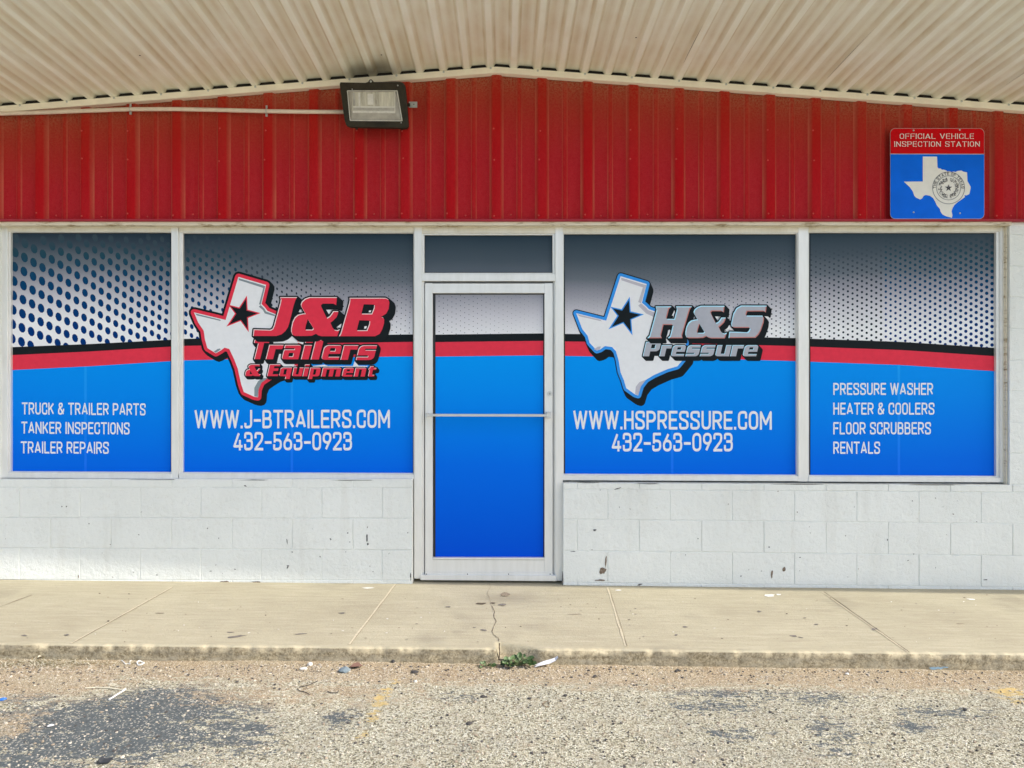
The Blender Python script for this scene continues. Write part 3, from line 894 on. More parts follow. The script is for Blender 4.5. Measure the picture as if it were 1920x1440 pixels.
# concrete block base walls -------------------------------------------------
def block_wall(name, x_edges, ya, yb, courses, joints, extra=()):
    """courses: y row boundaries as functions of px; joints: px list per course; blocks stand 2.5 mm proud of the mortar"""
    mb = MB()
    x0, x1 = x_edges
    g = .5
    for ci in range(len(courses) - 1):
        js = [x0] + sorted(j for j in joints[ci] if x0 + 4 < j < x1 - 4) + [x1]
        for a, b in zip(js[:-1], js[1:]):
            ga = 0 if a == x0 else g; gb = 0 if b == x1 else g
            t0, t1 = courses[ci], courses[ci + 1]
            dj = [rng.uniform(-.35, .35) for _ in range(4)]
            front = [U(a + ga, t1(a) - g + dj[0], 0), U(b - gb, t1(b) - g + dj[1], 0), U(b - gb, t0(b) + g + dj[2], 0), U(a + ga, t0(a) + g + dj[3], 0)]
            off = rng.uniform(-.0012, .0012)
            front = [p + Vector((0, off, 0)) for p in front]
            mb.prism(front, .06, 0)
    # mortar body behind the faces
    t0, t1 = courses[0], courses[-1]
    body = [U(x0 + .35, t1(x0) + 6, 0), U(x1 - .35, t1(x1) + 6, 0), U(x1 - .35, t0(x1) + .9, 0), U(x0 + .35, t0(x0) + .9, 0)]
    body = [p + Vector((0, .0042, 0)) for p in body]
    mb.prism(body, .19, 0)
    o = mb.build(name, [M['block']], bld, bevel=.0022)
    return o
def ln(ya, xa, yb, xb): return lambda x: ya + (yb - ya) * (x - xa) / (xb - xa)
pl = 113.3
rowL = [ln(898, 0, 898, 770), ln(914, 0, 914.5, 770), ln(970, 0, 972, 770), ln(1027, 0, 1031, 770), ln(1087, 0, 1088, 770), ln(1093, 0, 1096, 770)]
jA = [37 + pl * k for k in range(-22, 7)]; jB = [95 + pl * k for k in range(-22, 7)]
block_wall("block_wall", (-1450, 773), 0, 0, rowL, [jB, jA, jB, [v - .5 for v in jA], jB])
pr = 116.7
rowR = [ln(905, 1056, 909, 1890), ln(917, 1056, 923, 1920), ln(973, 1056, 982, 1920), ln(1032, 1056, 1042, 1920), ln(1092, 1056, 1101, 1920), ln(1098, 1056, 1108, 1920)]
kA = [1139.5 + pr * k for k in range(0, 22)]; kB = [1082 + pr * k for k in range(0, 22)]
block_wall("block_wall", (1056, 3380), 0, 0, rowR, [kB, kA, kB, kA, kB])
# block pier right of the windows
rowP = [lambda x, v=v: v + .011 * (x - 1893) for v in (415, 440, 499, 557, 616, 675, 733, 792, 850, 908)]
kC = [1893 + 30 + pr * k for k in range(0, 14)]; kD = [1893 + 88 + pr * k for k in range(0, 14)]
block_wall("block_wall", (1893, 3380), 0, 0, rowP, [kC, kD] * 5)
rowQ = [lambda x, v=v: v for v in (415, 440, 499, 557, 616, 675, 733, 792, 850, 897.6)]
block_wall("block_wall", (-1450, -6), 0, 0, rowQ, [[-60 - 113.3 * k for k in range(13)], [-117 - 113.3 * k for k in range(13)]] * 5)
# chips and scuffs in the paint (children: bare patches in the wall)
cp = MB()
def wall_blot(mb, px, py, rx, ry, m, rot=0.0, nn=11, out=.0022):
    pts = []
    for k in range(nn):
        a = 2 * math.pi * k / nn; r = rng.uniform(.5, 1.15)
        x, y = rx * r * math.cos(a), ry * r * math.sin(a)
        pts.append(U(px + x * math.cos(rot) - y * math.sin(rot), py + x * math.sin(rot) + y * math.cos(rot), out))
    c = U(px, py, out)
    for k in range(nn): mb.face([c, pts[k], pts[(k + 1) % nn]], m)
for a in ((1131, 1071, 7, 7, 0, 0), (1136, 1052, 2, 13, 0, .1), (1125, 1088, 9, 2, 0, 0), (1447, 1076, 2.6, 9, 0, 0), (1470, 1067, 3.6, 6, 0, 0), (1075, 1034, 6, .9, 1, 0),
          (1115, 994, 4, 2.4, 1, 0), (1848, 1087, 5, 1.1, 1, 0), (1664, 1012, 1.2, 2, 1, 0), (1442, 1026, 2, 1.2, 1, .5), (1500, 1045, 2, 1, 1, 0), (1200, 1096, 7, 1.4, 1, -.3),
          (1055, 1085, 1.6, 18, 1, 0), (688, 1008, 2.2, 9, 1, .1), (690, 1020, 2, 3, 1, 0), (540, 1061, 3.5, 1.2, 1, 0), (539, 1064, 1.2, 3.2, 1, .4), (548, 1035, 1.6, 1, 1, .6), (538, 1014, 1, 7, 1, -.2),
          (395, 1071, 3, .8, 1, 0), (410, 1009, 1.4, 1, 1, 0), (116, 950, 1.4, 1.4, 1, .5), (652, 999, 1.3, 1.6, 1, 0), (620, 1011, 2.5, 1.6, 1, .4), (147, 1081, 1, 3, 0, 0), (770, 1080, 1.4, 8, 1, 0),
          (420, 1091, 12, 2, 0, 0), (480, 1091, 10, 1.6, 0, 0), (460, 911, 3, 1.5, 1, .4), (300, 899.5, 60, .8, 1, 0), (480, 900, 40, .9, 1, 0), (660, 900.5, 50, .8, 1, 0), (1220, 907, 30, 1.0, 1, 0),
          (1100, 905, 30, .9, 1, 0), (1500, 908, 60, .8, 1, 0), (1760, 909, 60, .9, 1, 0), (1158, 916, 7, .8, 1, -.3), (20, 1089, 14, 2, 0, 0), (490, 1097, 30, 1.2, 0, 0)):
    wall_blot(cp, a[0], a[1], a[2], a[3], a[4], a[5])
for _ in range(55):
    px = rng.choice([rng.uniform(5, 765), rng.uniform(1065, 1915)])
    wall_blot(cp, px, rng.uniform(918, 1085), rng.uniform(.5, 1.5), rng.uniform(.5, 1.8), rng.choice([1, 1, 0]), rng.uniform(0, 3), 7)
# dark blots along the wall foot: shade painted where wall meets walk
for k in range(60):
    px = rng.choice([rng.uniform(1060, 1915), rng.uniform(1060, 1915), rng.uniform(0, 760)])
    base_y = 1098 + (px - 1056) * .0116 + 1 if px > 900 else 1093 + px * .004
    wall_blot(cp, px, base_y, rng.uniform(6, 30), rng.uniform(.7, 1.6), rng.choice([0, 1]), 0, 11, .0026)
chips_shade_o = cp.build("chips_and_foot_shade", [M['chip'], M['scuff']], bld)
chips_shade_o['kind'] = 'stuff'
tag(chips_shade_o, "bare chips and dark scuffs in the white block paint, with painted shade along its foot")

# red siding ----------------------------------------------------------------
ROOF_PX, ROOF_PY = 930.0, 124.7
TRIM_OUT = .06
def trim_z(x):
    """underside of deck ribs at the wall (world z)"""
    xp = U(ROOF_PX, 0, TRIM_OUT).x
    zp = U(0, ROOF_PY, TRIM_OUT).z
    zl = U(0, 198.5, TRIM_OUT).z; xl = U(0, 0, TRIM_OUT).x
    zr = U(0, 196.5, TRIM_OUT).z; xr = U(1920, 0, TRIM_OUT).x
    return zp - (xp - x) * (zp - zl) / (xp - xl) if x < xp else zp - (x - xp) * (zp - zr) / (xr - xp)
P = 85.2 * S
sid = MB()
prof = []          # (x, out, fade)
k0 = -34
rib0 = (79 - 960) * S
x = rib0 + k0 * P
while x < XE + .5:
    c = x
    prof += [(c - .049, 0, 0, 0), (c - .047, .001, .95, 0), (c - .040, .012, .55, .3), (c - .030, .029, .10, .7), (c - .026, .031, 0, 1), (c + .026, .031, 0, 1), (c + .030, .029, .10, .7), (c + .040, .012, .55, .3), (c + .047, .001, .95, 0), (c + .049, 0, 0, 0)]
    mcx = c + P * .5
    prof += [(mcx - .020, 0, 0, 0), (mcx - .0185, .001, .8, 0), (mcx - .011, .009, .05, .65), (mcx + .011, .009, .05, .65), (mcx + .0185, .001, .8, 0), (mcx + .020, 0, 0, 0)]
    x += P
prof = [p for p in prof if -XE < p[0] < XE]
zb = U(0, 413, 0).z
nrow = 14
V = np.zeros((len(prof), nrow, 3)); FD = np.zeros((len(prof), nrow)); CL = np.zeros((len(prof), nrow)); TP = np.zeros((len(prof), nrow))
for i, (x, o, fd, cl) in enumerate(prof):
    zt = trim_z(x) + .01
    for j in range(nrow):
        f = j / (nrow - 1)
        V[i, j] = (x, -o, zb + (zt - zb) * f)
        FD[i, j] = fd * (.45 + .4 * math.sin((i // 16) * 1.7 + j * .25) ** 2)  # paler red towards the foot of each rib side
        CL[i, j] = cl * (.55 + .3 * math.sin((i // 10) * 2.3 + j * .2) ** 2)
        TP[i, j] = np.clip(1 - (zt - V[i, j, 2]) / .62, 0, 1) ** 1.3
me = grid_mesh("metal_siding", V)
set_attr(me, 'rib_pale', FD); set_attr(me, 'clean', CL); set_attr(me, 'top', TP)
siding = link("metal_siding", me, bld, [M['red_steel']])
# screws
x = rib0 - P
kk = 0
while x < (1925 - 960) * S:
    for py, offs in ((404, (-.020, .098)), (302, (-.018,)), (246, (-.018,))):
        for o in offs:
            if py != 404 and kk % 3 == 1: continue
            zz = U(0, py + rng.uniform(-3, 3), 0).z
            if zz < trim_z(x) - .1 and abs(x + o) < 3.56:
                sc = MB(); sc.dome((x + o + rng.uniform(-.006, .006), -.031 if o < .03 else 0, zz), .0065, .005, 0, 7)
                sc.build("screw", [M['screw']], bld)
    x += P; kk += 1
# flashing, cream strip, header
hd = MB()
hd.prism([U(-1450, 414.5, .042), U(3380, 414.5, .042), U(3380, 410.5, .042), U(-1450, 410.5, .042)], .045, 0)
hd.build("flashing", [M['red_trim']], bld)
hd = MB()
hd.pquad([(-1450, 423.0), (1897, 422.0), (1897, 415.0), (-1450, 415.0)], .020, .09, 0)
hd.build("cream_strip", [M['cream_strip']], bld)
# edge trim under the deck, with screws at every other rib
tr = MB()
xp = U(ROOF_PX, 0, TRIM_OUT).x
hgt = .043
for xa, xb in ((-XE, xp), (xp, XE)):
    cuts = [xa, xb] if xa > -1 or True else []
    fr = [Vector((xa, -TRIM_OUT, trim_z(xa) - hgt)), Vector((xb, -TRIM_OUT, trim_z(xb) - hgt)), Vector((xb, -TRIM_OUT, trim_z(xb))), Vector((xa, -TRIM_OUT, trim_z(xa)))]
    tr.prism(fr, .05, 0)
lap = U(1812, 0, TRIM_OUT).x
tr.prism([Vector((lap - .035, -TRIM_OUT - .003, trim_z(lap - .035) - hgt - .004)), Vector((lap + .002, -TRIM_OUT - .003, trim_z(lap) - hgt)), Vector((lap + .03, -TRIM_OUT - .003, trim_z(lap + .03))), Vector((lap - .035, -TRIM_OUT - .003, trim_z(lap - .035)))], .003, 0)
RP = 43.6 * S
ribs = []
r0 = (47.5 - 960) * S
k = -60
while r0 + k * RP < XE - .06:
    if r0 + k * RP > -XE + .06: ribs.append((k, r0 + k * RP))
    k += 1
for k, x in ribs:
    if k % 2 == 0 and abs(x) < 3.8:
        tr.dome((x + .004, -TRIM_OUT, trim_z(x) - .008), .009, .006, 1, 8)
tr.build("deck_trim", [M['cream_trim'], M['zinc']], bld, bevel=.0015)

cl_ = MB()  # black strip added as painted shade in the void above the trim
for xa, xb in ((-XE, xp), (xp, XE)):
    cl_.prism([Vector((xa, -.042, trim_z(xa) + .001)), Vector((xb, -.042, trim_z(xb) + .001)), Vector((xb, -.042, trim_z(xb) + .0255)), Vector((xa, -.042, trim_z(xa) + .0255))], .03, 0)
cl_.build("gap_shade", [M['dark']], bld)
# ribbed canopy deck ---------------------------------------------------------
prof = [(-XE, 1, 0)]
for k, x in ribs:
    s_ = 1 if x < xp else -1
    q = [(-.043, 1, .35), (-.037, .97, 1), (-.033, .90, 1), (-.020, .05, .45), (-.016, 0, 0), (.016, 0, 0), (.020, .05, .45), (.033, .90, 1), (.037, .97, 1), (.043, 1, .35)]  # rib sides and feet tinted tan: shading put into the colour
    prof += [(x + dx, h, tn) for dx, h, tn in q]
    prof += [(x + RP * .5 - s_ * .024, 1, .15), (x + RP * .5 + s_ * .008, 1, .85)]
prof = sorted(p for p in prof if abs(p[0]) <= XE)
outs = np.linspace(.0, CANOPY, 24)
V = np.zeros((len(prof), len(outs), 3)); SO = np.zeros((len(prof), len(outs))); TN = np.zeros((len(prof), len(outs)))
for i, (x, h, tn) in enumerate(prof):
    for j, o in enumerate(outs):
        xx = x + .011 * o
        V[i, j] = (xx, -o, trim_z(x) + .027 * h + .049 * (o - TRIM_OUT))
        d1 = ((xx - (702 - 960) * S * .96) / .13) ** 2 + ((o - .15) / .11) ** 2
        d2 = ((xx - (672 - 960) * S * .96) / .20) ** 2 + ((o - .10) / .08) ** 2
        SO[i, j] = min(1, .50 * math.exp(-d1) + .32 * math.exp(-d2) + .15 * math.exp(-((o - .02) / .05) ** 2))  # soot near the floodlight, plus a darker line along the wall
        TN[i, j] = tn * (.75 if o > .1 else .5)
me = grid_mesh("canopy", V)
set_attr(me, 'soot_edge', SO); set_attr(me, 'tan', TN)
roof = link("canopy", me, bld, [M['cream']])
# dark overlap slits and small holes in the deck
for px, a, b in ((1286, .28, .75), (1531, .22, .85), (1838, .3, .8)):
    ds = MB()
    x = min((xx for _, xx in ribs), key=lambda v: abs(v - (px - 960) * S * .99)) - .021
    q = []
    for k in range(9):
        o = a + (b - a) * k / 8
        w = .0022 * math.sin(math.pi * min(1, .1 + k / 8.5))
        z = trim_z(x) + .027 * .16 + .049 * (o - TRIM_OUT) - .0015
        q.append((Vector((x - w + .011 * o, -o, z)), Vector((x + w + .011 * o, -o, z))))
    for (a0, b0), (a1, b1) in zip(q[:-1], q[1:]): ds.face([a0, b0, b1, a1], 0)
    ds.build("deck_slit", [M['dark']], bld)
for px, o in ((595, .22), (686, .32), (717, .28), (1180, .5), (300, .5)):
    ds = MB()
    x = (px - 960) * S * .95
    ds.dome((x, -o, trim_z(x) + .027 + .049 * (o - TRIM_OUT) - .001), .006, .002, 0, 6, (0, 0, -1))
    ds.build("deck_hole", [M['dark']], bld)
# roof body above the deck, gable fascia, side and back walls
rb = MB()
for xa, xb in ((-XE - .1, xp), (xp, XE + .1)):
    lo = .044
    p = []
    for o in (CANOPY + .02, -9.0):
        oo = o - TRIM_OUT
        p += [Vector((xa, -o, trim_z(xa) + lo + .049 * oo)), Vector((xb, -o, trim_z(xb) + lo + .049 * oo))]
    up = Vector((0, 0, .20))
    a, b, c_, d_ = p
    vs = [a, b, d_, c_, a + up, b + up, d_ + up, c_ + up]
    rb.mesh(vs, [(3, 2, 1, 0), (4, 5, 6, 7), (0, 1, 5, 4), (2, 3, 7, 6), (0, 4, 7, 3), (1, 2, 6, 5)], 0)
rb.build("roof", [M['cream_trim']], bld)
bk = MB()
zf = -1.6
for xa, xb in ((-XE, -XE + .2), (XE - .2, XE)): bk.box((xa, .24, zf), (xb, 8.9, 1.35), 0)
bk.box((-XE, 8.7, zf), (XE, 8.9, 1.2), 0)
bk.build("rear_wall", [M['block']], bld)

# windows -------------------------------------------------------------------
OF, OS, OG = -.045, -.058, -.085           # frame face, glazing stop, glass
SILLT = lambda x: 886.5 + (x - 20) * .0031   # top of sill
def stripe(x):
    """y of the top of the black band"""
    xs_ = [18, 170, 320, 345, 560, 770, 812, 1020, 1057, 1250, 1494, 1517, 1690, 1868]
    ys_ = [651, 645, 637, 635.5, 630, 627, 627.5, 625, 626, 628, 634, 635, 641, 652.5]
    return float(np.interp(x, xs_, ys_))
def hb(x):      # black band height
    return float(np.interp(x, [18, 320, 560, 960, 1494, 1868], [15, 13, 14, 14, 15, 15.5]))
def hr(x): return float(np.interp(x, [18, 320, 770, 1020, 1494, 1868], [28, 27, 27, 27, 28, 28]))

def dots_left():
    cols = []
    x = 4.0; ph = .0
    while x < 1050:
        sp = float(np.interp(x, [0, 150, 320, 520, 780, 1050], [18.2, 15.5, 12.3, 9.2, 8.0, 8.0]))
        b = float(np.interp(x, [0, 160, 320, 420, 520, 780, 1050], [27.5, 23, 17.5, 15.5, 12, 9.6, 9]))
        r = float(np.interp(x, [0, 160, 320, 420, 520, 650, 780, 900, 1050], [6.9, 5.3, 3.9, 2.7, 1.9, 1.3, 1.05, .8, .3]))
        cols.append((x, b, r, ph)); ph -= float(np.interp(x, [0, 160, 320, 600], [.24, .36, .40, .38])); x += sp
    return cols
def dots_right():
    cols = []
    x = 1880.0; ph = 0.0
    while x > 1060:
        sp = float(np.interp(x, [1060, 1300, 1500, 1700, 1880], [7.0, 7.6, 8.3, 9.2, 10]))
        b = float(np.interp(x, [1060, 1300, 1500, 1700, 1880], [7.5, 8.2, 9.6, 10.8, 11.6]))
        r = float(np.interp(x, [1060, 1150, 1300, 1500, 1700, 1880], [.35, .5, 1.0, 1.75, 2.6, 3.5]))
        cols.append((x, b, r, ph)); ph += .40; x -= sp
    return cols
def film(parent, x0, x1, ytop, ybot, seam=None, dots=None, name="printed_film"):
    mb = MB()
    out = OG + .004
    n_ = max(2, int((x1 - x0) / 20))
    xs_ = [x0 + (x1 - x0) * i / n_ for i in range(n_ + 1)]
    yb = ybot if callable(ybot) else (lambda x: ybot)
    nogrid = ytop > 900
    for a, b in zip(xs_[:-1], xs_[1:]):
        lv = [lambda x: ytop, stripe, lambda x: stripe(x) + hb(x), lambda x: stripe(x) + hb(x) + hr(x), yb]
        for j in range(4):
            y0a, y0b, y1a, y1b = lv[j](a), lv[j](b), lv[j + 1](a), lv[j + 1](b)
            segs = 4 if j in (0, 3) else 1
            for q in range(segs):
                f0, f1 = q / segs, (q + 1) / segs
                mb.face([U(a, y0a + (y1a - y0a) * f1, out), U(b, y0b + (y1b - y0b) * f1, out), U(b, y0b + (y1b - y0b) * f0, out), U(a, y0a + (y1a - y0a) * f0, out)], j)
    if seam:
        o2 = out + .0004
        for w in (4.6,):
            mb.face([U(seam, yb(seam), o2), U(seam + w, yb(seam), o2), U(seam + w, stripe(seam) + hb(seam) + hr(seam), o2), U(seam, stripe(seam) + hb(seam) + hr(seam), o2)], 5)
    if dots:
        o2 = out + .0004
        for x, b, r, ph in dots:
            if x < x0 - r - 9 or x > x1 + r + 9: continue
            yy = stripe(x) + 4 - (ph % 1.0) * b
            while yy > ytop - r:
                xl_ = x + (.035 if x < 800 else .0) * (stripe(x) - yy)
                if yy < stripe(x) + r * .9 and yy - r * 1.3 > ytop and x0 - r < xl_ < x1 + r:
                    rx, ry = (r * .98, r * 1.48) if x < 700 else (r, r)
                    if r < 1.5: rx, ry = r * .85, r * 1.0
                    pts = disc((xl_, yy), rx, 10 if r > 2 else 6, ry, -.30 if x < 800 else .2)
                    pts = [(min(max(u, x0), x1), min(v, stripe(min(max(u, x0), x1)) + .2)) for u, v in pts]
                    mb.face([U(u, v, o2) for u, v in pts], 4 if (r > 2.4) else 6)
                yy -= b
    return mb.build(name, [M['film_grey'], M['film_black'], M['film_red'], M['film_blue'], M['film_dot'], M['film_lite'], M['film_dot_small']], parent)

def ring(mb, gx0, gx1, gy0, gy1, L, R_, T, B_, out, depth, m=0, mt=None):
    """frame ring: glass opening gx0..gx1, gy0..gy1 with bars of given px widths; verticals run full height"""
    by = gy1 if callable(gy1) else (lambda x: gy1)
    if L: mb.pquad([(gx0 - L, by(gx0) + B_), (gx0, by(gx0) + B_), (gx0, gy0 - T), (gx0 - L, gy0 - T)], out, depth, m)
    if R_: mb.pquad([(gx1, by(gx1) + B_), (gx1 + R_, by(gx1) + B_), (gx1 + R_, gy0 - T), (gx1, gy0 - T)], out, depth, m)
    if T: mb.pquad([(gx0, gy0), (gx1, gy0), (gx1, gy0 - T), (gx0, gy0 - T)], out, depth, m if mt is None else mt)
    if B_: mb.pquad([(gx0, by(gx0) + B_), (gx1, by(gx1) + B_), (gx1, by(gx1)), (gx0, by(gx0))], out, depth, m)

def window(name, gx0, gx1, gy0, gy1, Lf, Ls, Rf, Rs, label, seam, dots):
    """Lf/Rf: face widths, Ls/Rs: recessed stop widths (px)"""
    mb = MB()
    by = gy1
    # recessed glazing stops
    ring(mb, gx0, gx1, gy0, by, Ls, Rs, 2.2, 2.4, OS, .05, 0)
    # faces
    xl, xr = gx0 - Ls, gx1 + Rs
    top = 423.4
    by2 = lambda x: by(x) + 2.4
    if Lf: mb.pquad([(xl - Lf, by2(xl) + 9.5), (xl, by2(xl) + 9.5), (xl, top), (xl - Lf, top)], OF, .08, 0)
    if Rf: mb.pquad([(xr, by2(xr) + 9.5), (xr + Rf, by2(xr) + 9.5), (xr + Rf, top), (xr, top)], OF, .08, 0)
    mb.pquad([(xl, gy0 - 2.2), (xr, gy0 - 2.2), (xr, top), (xl, top)], OF - .002, .075, 1)
    mb.pquad([(xl, by2(xl) + 9.5), (xr, by2(xr) + 9.5), (xr, by2(xr)), (xl, by2(xl))], OF + .004, .085, 0)
    if Lf and Ls > 2: mb.pquad([(xl + .2, by2(xl)), (xl + 1.3, by2(xl)), (xl + 1.3, gy0 - 2), (xl + .2, gy0 - 2)], OS + .0015, .01, 2)
    if Rf and Rs > 2: mb.pquad([(xr - 1.3, by2(xr)), (xr - .2, by2(xr)), (xr - .2, gy0 - 2), (xr - 1.3, gy0 - 2)], OS + .0015, .01, 2)
    if Ls > 6 and not Lf: mb.pquad([(gx0 - 3.2, by2(xl)), (gx0 - 2.2, by2(xl)), (gx0 - 2.2, gy0 - 2), (gx0 - 3.2, gy0 - 2)], OS + .0015, .01, 2)
    fr = mb.build(name, [M['alu'], M['alu_top'], M['gasket']], bld, bevel=.0015)
    fr["label"] = label
    g = MB()
    g.pquad([(gx0 - 1, by(gx0) + 1), (gx1 + 1, by(gx1) + 1), (gx1 + 1, gy0 - 1), (gx0 - 1, gy0 - 1)], OG, .008, 0)
    g.build("pane", [M['glass']], fr)
    film(fr, gx0 + 2.6, gx1 - 1.0, gy0 + 2.0, lambda x: by(x) - .8, seam, dots)
    return fr
DL, DR = dots_left(), dots_right()
b_y = lambda x: 884 + (x - 20) * .0044
w1 = window("window", 19.5, 321, 435.5, b_y, 12, 5.5, 13, 0, "far left shop window with big blue dots and three white lines of lettering", 158, DL)
w2 = window("window", 342.5, 775, 437, b_y, 0, 7, 0, 1, "shop window left of the door with red state logo", 545, DL)
w3 = window("window", 1057, 1494, 438.5, b_y, 0, 2, 0, 3, "shop window right of the door with silver and blue state logo", 1258, DR)
w4 = window("window", 1517, 1868, 436, lambda x: b_y(x) + .5, 19.0, 1, 13, 8, "far right shop window with four white lines of lettering", 1683, DR)
# sill end caps and jamb caulk
cq = MB()
cq.pquad([(1886.5, 909), (1888.6, 909), (1888.6, 416), (1886.5, 416)], -.02, .03, 0)
cq.pquad([(1889.6, 912), (1892.5, 912), (1892.5, 908.6), (1056, 905), (1056, 907)], -.008, .01, 0)
cq.build("caulk_line", [M['cream_strip']], bld)

# doorway frame, transom, door ----------------------------------------------
OD = -.075
df = MB()
df.pquad([(776.5, 1085), (791, 1085), (791, 423.4), (776.5, 423.4)], OF + .003, .11, 0)
df.pquad([(1041, 1089), (1055.5, 1089), (1055.5, 423.4), (1041, 423.4)], OF + .003, .11, 0)
df.pquad([(791, 437), (1041, 437), (1041, 423.4), (791, 423.4)], OF, .1, 1)
df.pquad([(791, 527), (1041, 527), (1041, 513.5), (791, 513.5)], OF - .001, .1, 0)
df.pquad([(791, 1083), (795.5, 1083), (795.5, 527.4), (791, 527.4)], OF - .02, .08, 0)
df.pquad([(1037.6, 1086), (1041, 1086), (1041, 527.4), (1037.6, 527.4)], OF - .02, .08, 0)
df.pquad([(795.5, 530.5), (1037.6, 530.5), (1037.6, 527.4), (795.5, 527.4)], OF - .02, .08, 2)
dfo = df.build("door_frame", [M['alu'], M['alu_top'], M['gasket']], bld, bevel=.0015)
th = MB()
th.pquad([(788, 1088), (1044, 1090), (1044, 1079.5), (788, 1078.5)], -.03, .12, 0)
th.build("threshold", [M['alu']], bld, bevel=.003)
tw = MB()
ring(tw, 795.5, 1036, 440.5, 511.5, 4.2, 4.6, 3.2, 2, OS, .05, 0)
two = tw.build("transom_window", [M['alu']], bld, bevel=.0012)
two["label"] = "dark grey transom window above the door"
g = MB(); g.pbox(794, 439, 1037, 512.5, OG, .008); g.build("pane", [M['glass']], two)
mb = MB()
for q in range(4):
    y0, y1 = 441.5 + 69 * q / 4, 441.5 + 69 * (q + 1) / 4
    mb.face([U(797, y1, OG + .004), U(1035.2, y1, OG + .004), U(1035.2, y0, OG + .004), U(797, y0, OG + .004)], 0)
mb.build("printed_film", [M['film_grey']], two)
dr = MB()
dr.pquad([(797, 1078.5), (811, 1078.5), (811, 531), (797, 531)], OD + .02, .045, 0)
dr.pquad([(1021, 1080), (1036.5, 1080), (1036.5, 531), (1021, 531)], OD + .02, .045, 0)
dr.pquad([(811, 549.5), (1021, 549.5), (1021, 531.5), (811, 531.5)], OD + .018, .04, 0)
dr.pquad([(811, 1079), (1021, 1079.5), (1021, 1050), (811, 1049.5)], OD + .018, .04, 0)
dr.pquad([(811, 1049), (1021, 1049.6), (1021, 1046), (811, 1045.6)], OD + .024, .03, 0)
dro = dr.build("door", [M['alu']], bld, bevel=.0015)
dro["label"] = "aluminium framed glass door under the transom, filmed blue"
g = MB(); g.pbox(810, 549, 1022, 1047, OG - .0, .008); g.build("pane", [M['gasket']], dro)
film(dro, 816.6, 1018.6, 552.4, lambda x: 1045 + .7 * (x - 814) / 205, None, DL)
ks = MB()
ks.pquad([(797, 1079.2), (1036, 1080.2), (1036, 1074.2), (797, 1073.2)], OD + .028, .008, 0)
for px in (798.5 + k for k in (0, 77, 154, 232)): ks.dome(U(px + 1, 1076.5, OD + .028), .004, .002, 1, 7)
ks.build("kick_strip", [M['alu'], M['gasket']], dro)
pb = MB()
y_ = 778.2
pb.prism([U(799, y_ + 2.6, OD + .085), U(1031, y_ + 3.2, OD + .085), U(1031, y_ - 1.6, OD + .085), U(799, y_ - 2.2, OD + .085)], .02, 0)
pb.pbox(798, y_ - 3.5, 803, y_ + 3.8, OD + .09, .07, 0)
pb.pbox(1025, y_ - 5.5, 1032.5, y_ + 6.0, OD + .09, .07, 0)
pb.build("push_bar", [M['steel']], dro, bevel=.002)
lk = MB()
c = U(1030.8, 738, OD + .021)
for r, h, m in ((.0185, .006, 0), (.013, .009, 0), (.009, .010, 1)):
    lk.tube([c, c + Vector((0, -h, 0))], r, 20, m)
lk.box((c.x - .0015, c.y - .0112, c.z - .006), (c.x + .0015, c.y - .0098, c.z + .006), 2)
lk.build("lock", [M['steel'], M['zinc'], M['dark']], dro)

# lettering ------------------------------------------------------------------
LO = OG + .0052
def lettering(win, lines):
    for a in lines:
        f = Flat(LO)
        f.layer(0, text_polys(*a[:5], **(a[5] if len(a) > 5 else {})))
        f.mb.build("lettering", [M['film_white']], win)
kw = dict(weight=.135)
lettering(w1, [("TRUCK & TRAILER PARTS", 41, 273, 754.5, 777, dict(skew=(0, .008), weight=.14)), ("TANKER INSPECTIONS", 40, 243, 790.5, 813, dict(skew=(0, .008), weight=.14)),
               ("TRAILER REPAIRS", 39, 204, 827.5, 850, dict(skew=(0, .006), weight=.14))])
lettering(w2, [("WWW.J-BTRAILERS.COM", 365, 731, 769, 803.5, dict(skew=(0, -.003), weight=.14)), ("432-563-0923", 437.5, 660, 810, 844.5, dict(weight=.14))])
lettering(w3, [("WWW.HSPRESSURE.COM", 1075, 1447, 770, 805, dict(skew=(0, .002), weight=.14)), ("432-563-0923", 1147, 1374, 811.5, 846.5, dict(weight=.14))])
lettering(w4, [("PRESSURE WASHER", 1562.5, 1749.5, 718, 740.5, dict(weight=.14)), ("HEATER & COOLERS", 1562.5, 1752, 755, 777.5, dict(weight=.14)),
               ("FLOOR SCRUBBERS", 1562.5, 1745.5, 791.5, 814.5, dict(weight=.14)), ("RENTALS", 1562.5, 1650, 828, 851, dict(weight=.14))])

# logos ----------------------------------------------------------------------
def star5(pts, k=1.0):
    cx = sum(p[0] for p in pts) / 5; cy = sum(p[1] for p in pts) / 5
    out = []
    def inter(p1, p2, p3, p4):
        d = (p1[0] - p2[0]) * (p3[1] - p4[1]) - (p1[1] - p2[1]) * (p3[0] - p4[0])
        a = p1[0] * p2[1] - p1[1] * p2[0]; b = p3[0] * p4[1] - p3[1] * p4[0]
        return ((a * (p3[0] - p4[0]) - (p1[0] - p2[0]) * b) / d, (a * (p3[1] - p4[1]) - (p1[1] - p2[1]) * b) / d)
    for i in range(5):
        out.append(pts[i])
        out.append(inter(pts[i], pts[(i + 2) % 5], pts[(i + 1) % 5], pts[(i - 1) % 5]))
    return [(cx + (x - cx) * k, cy + (y - cy) * k) for x, y in out]

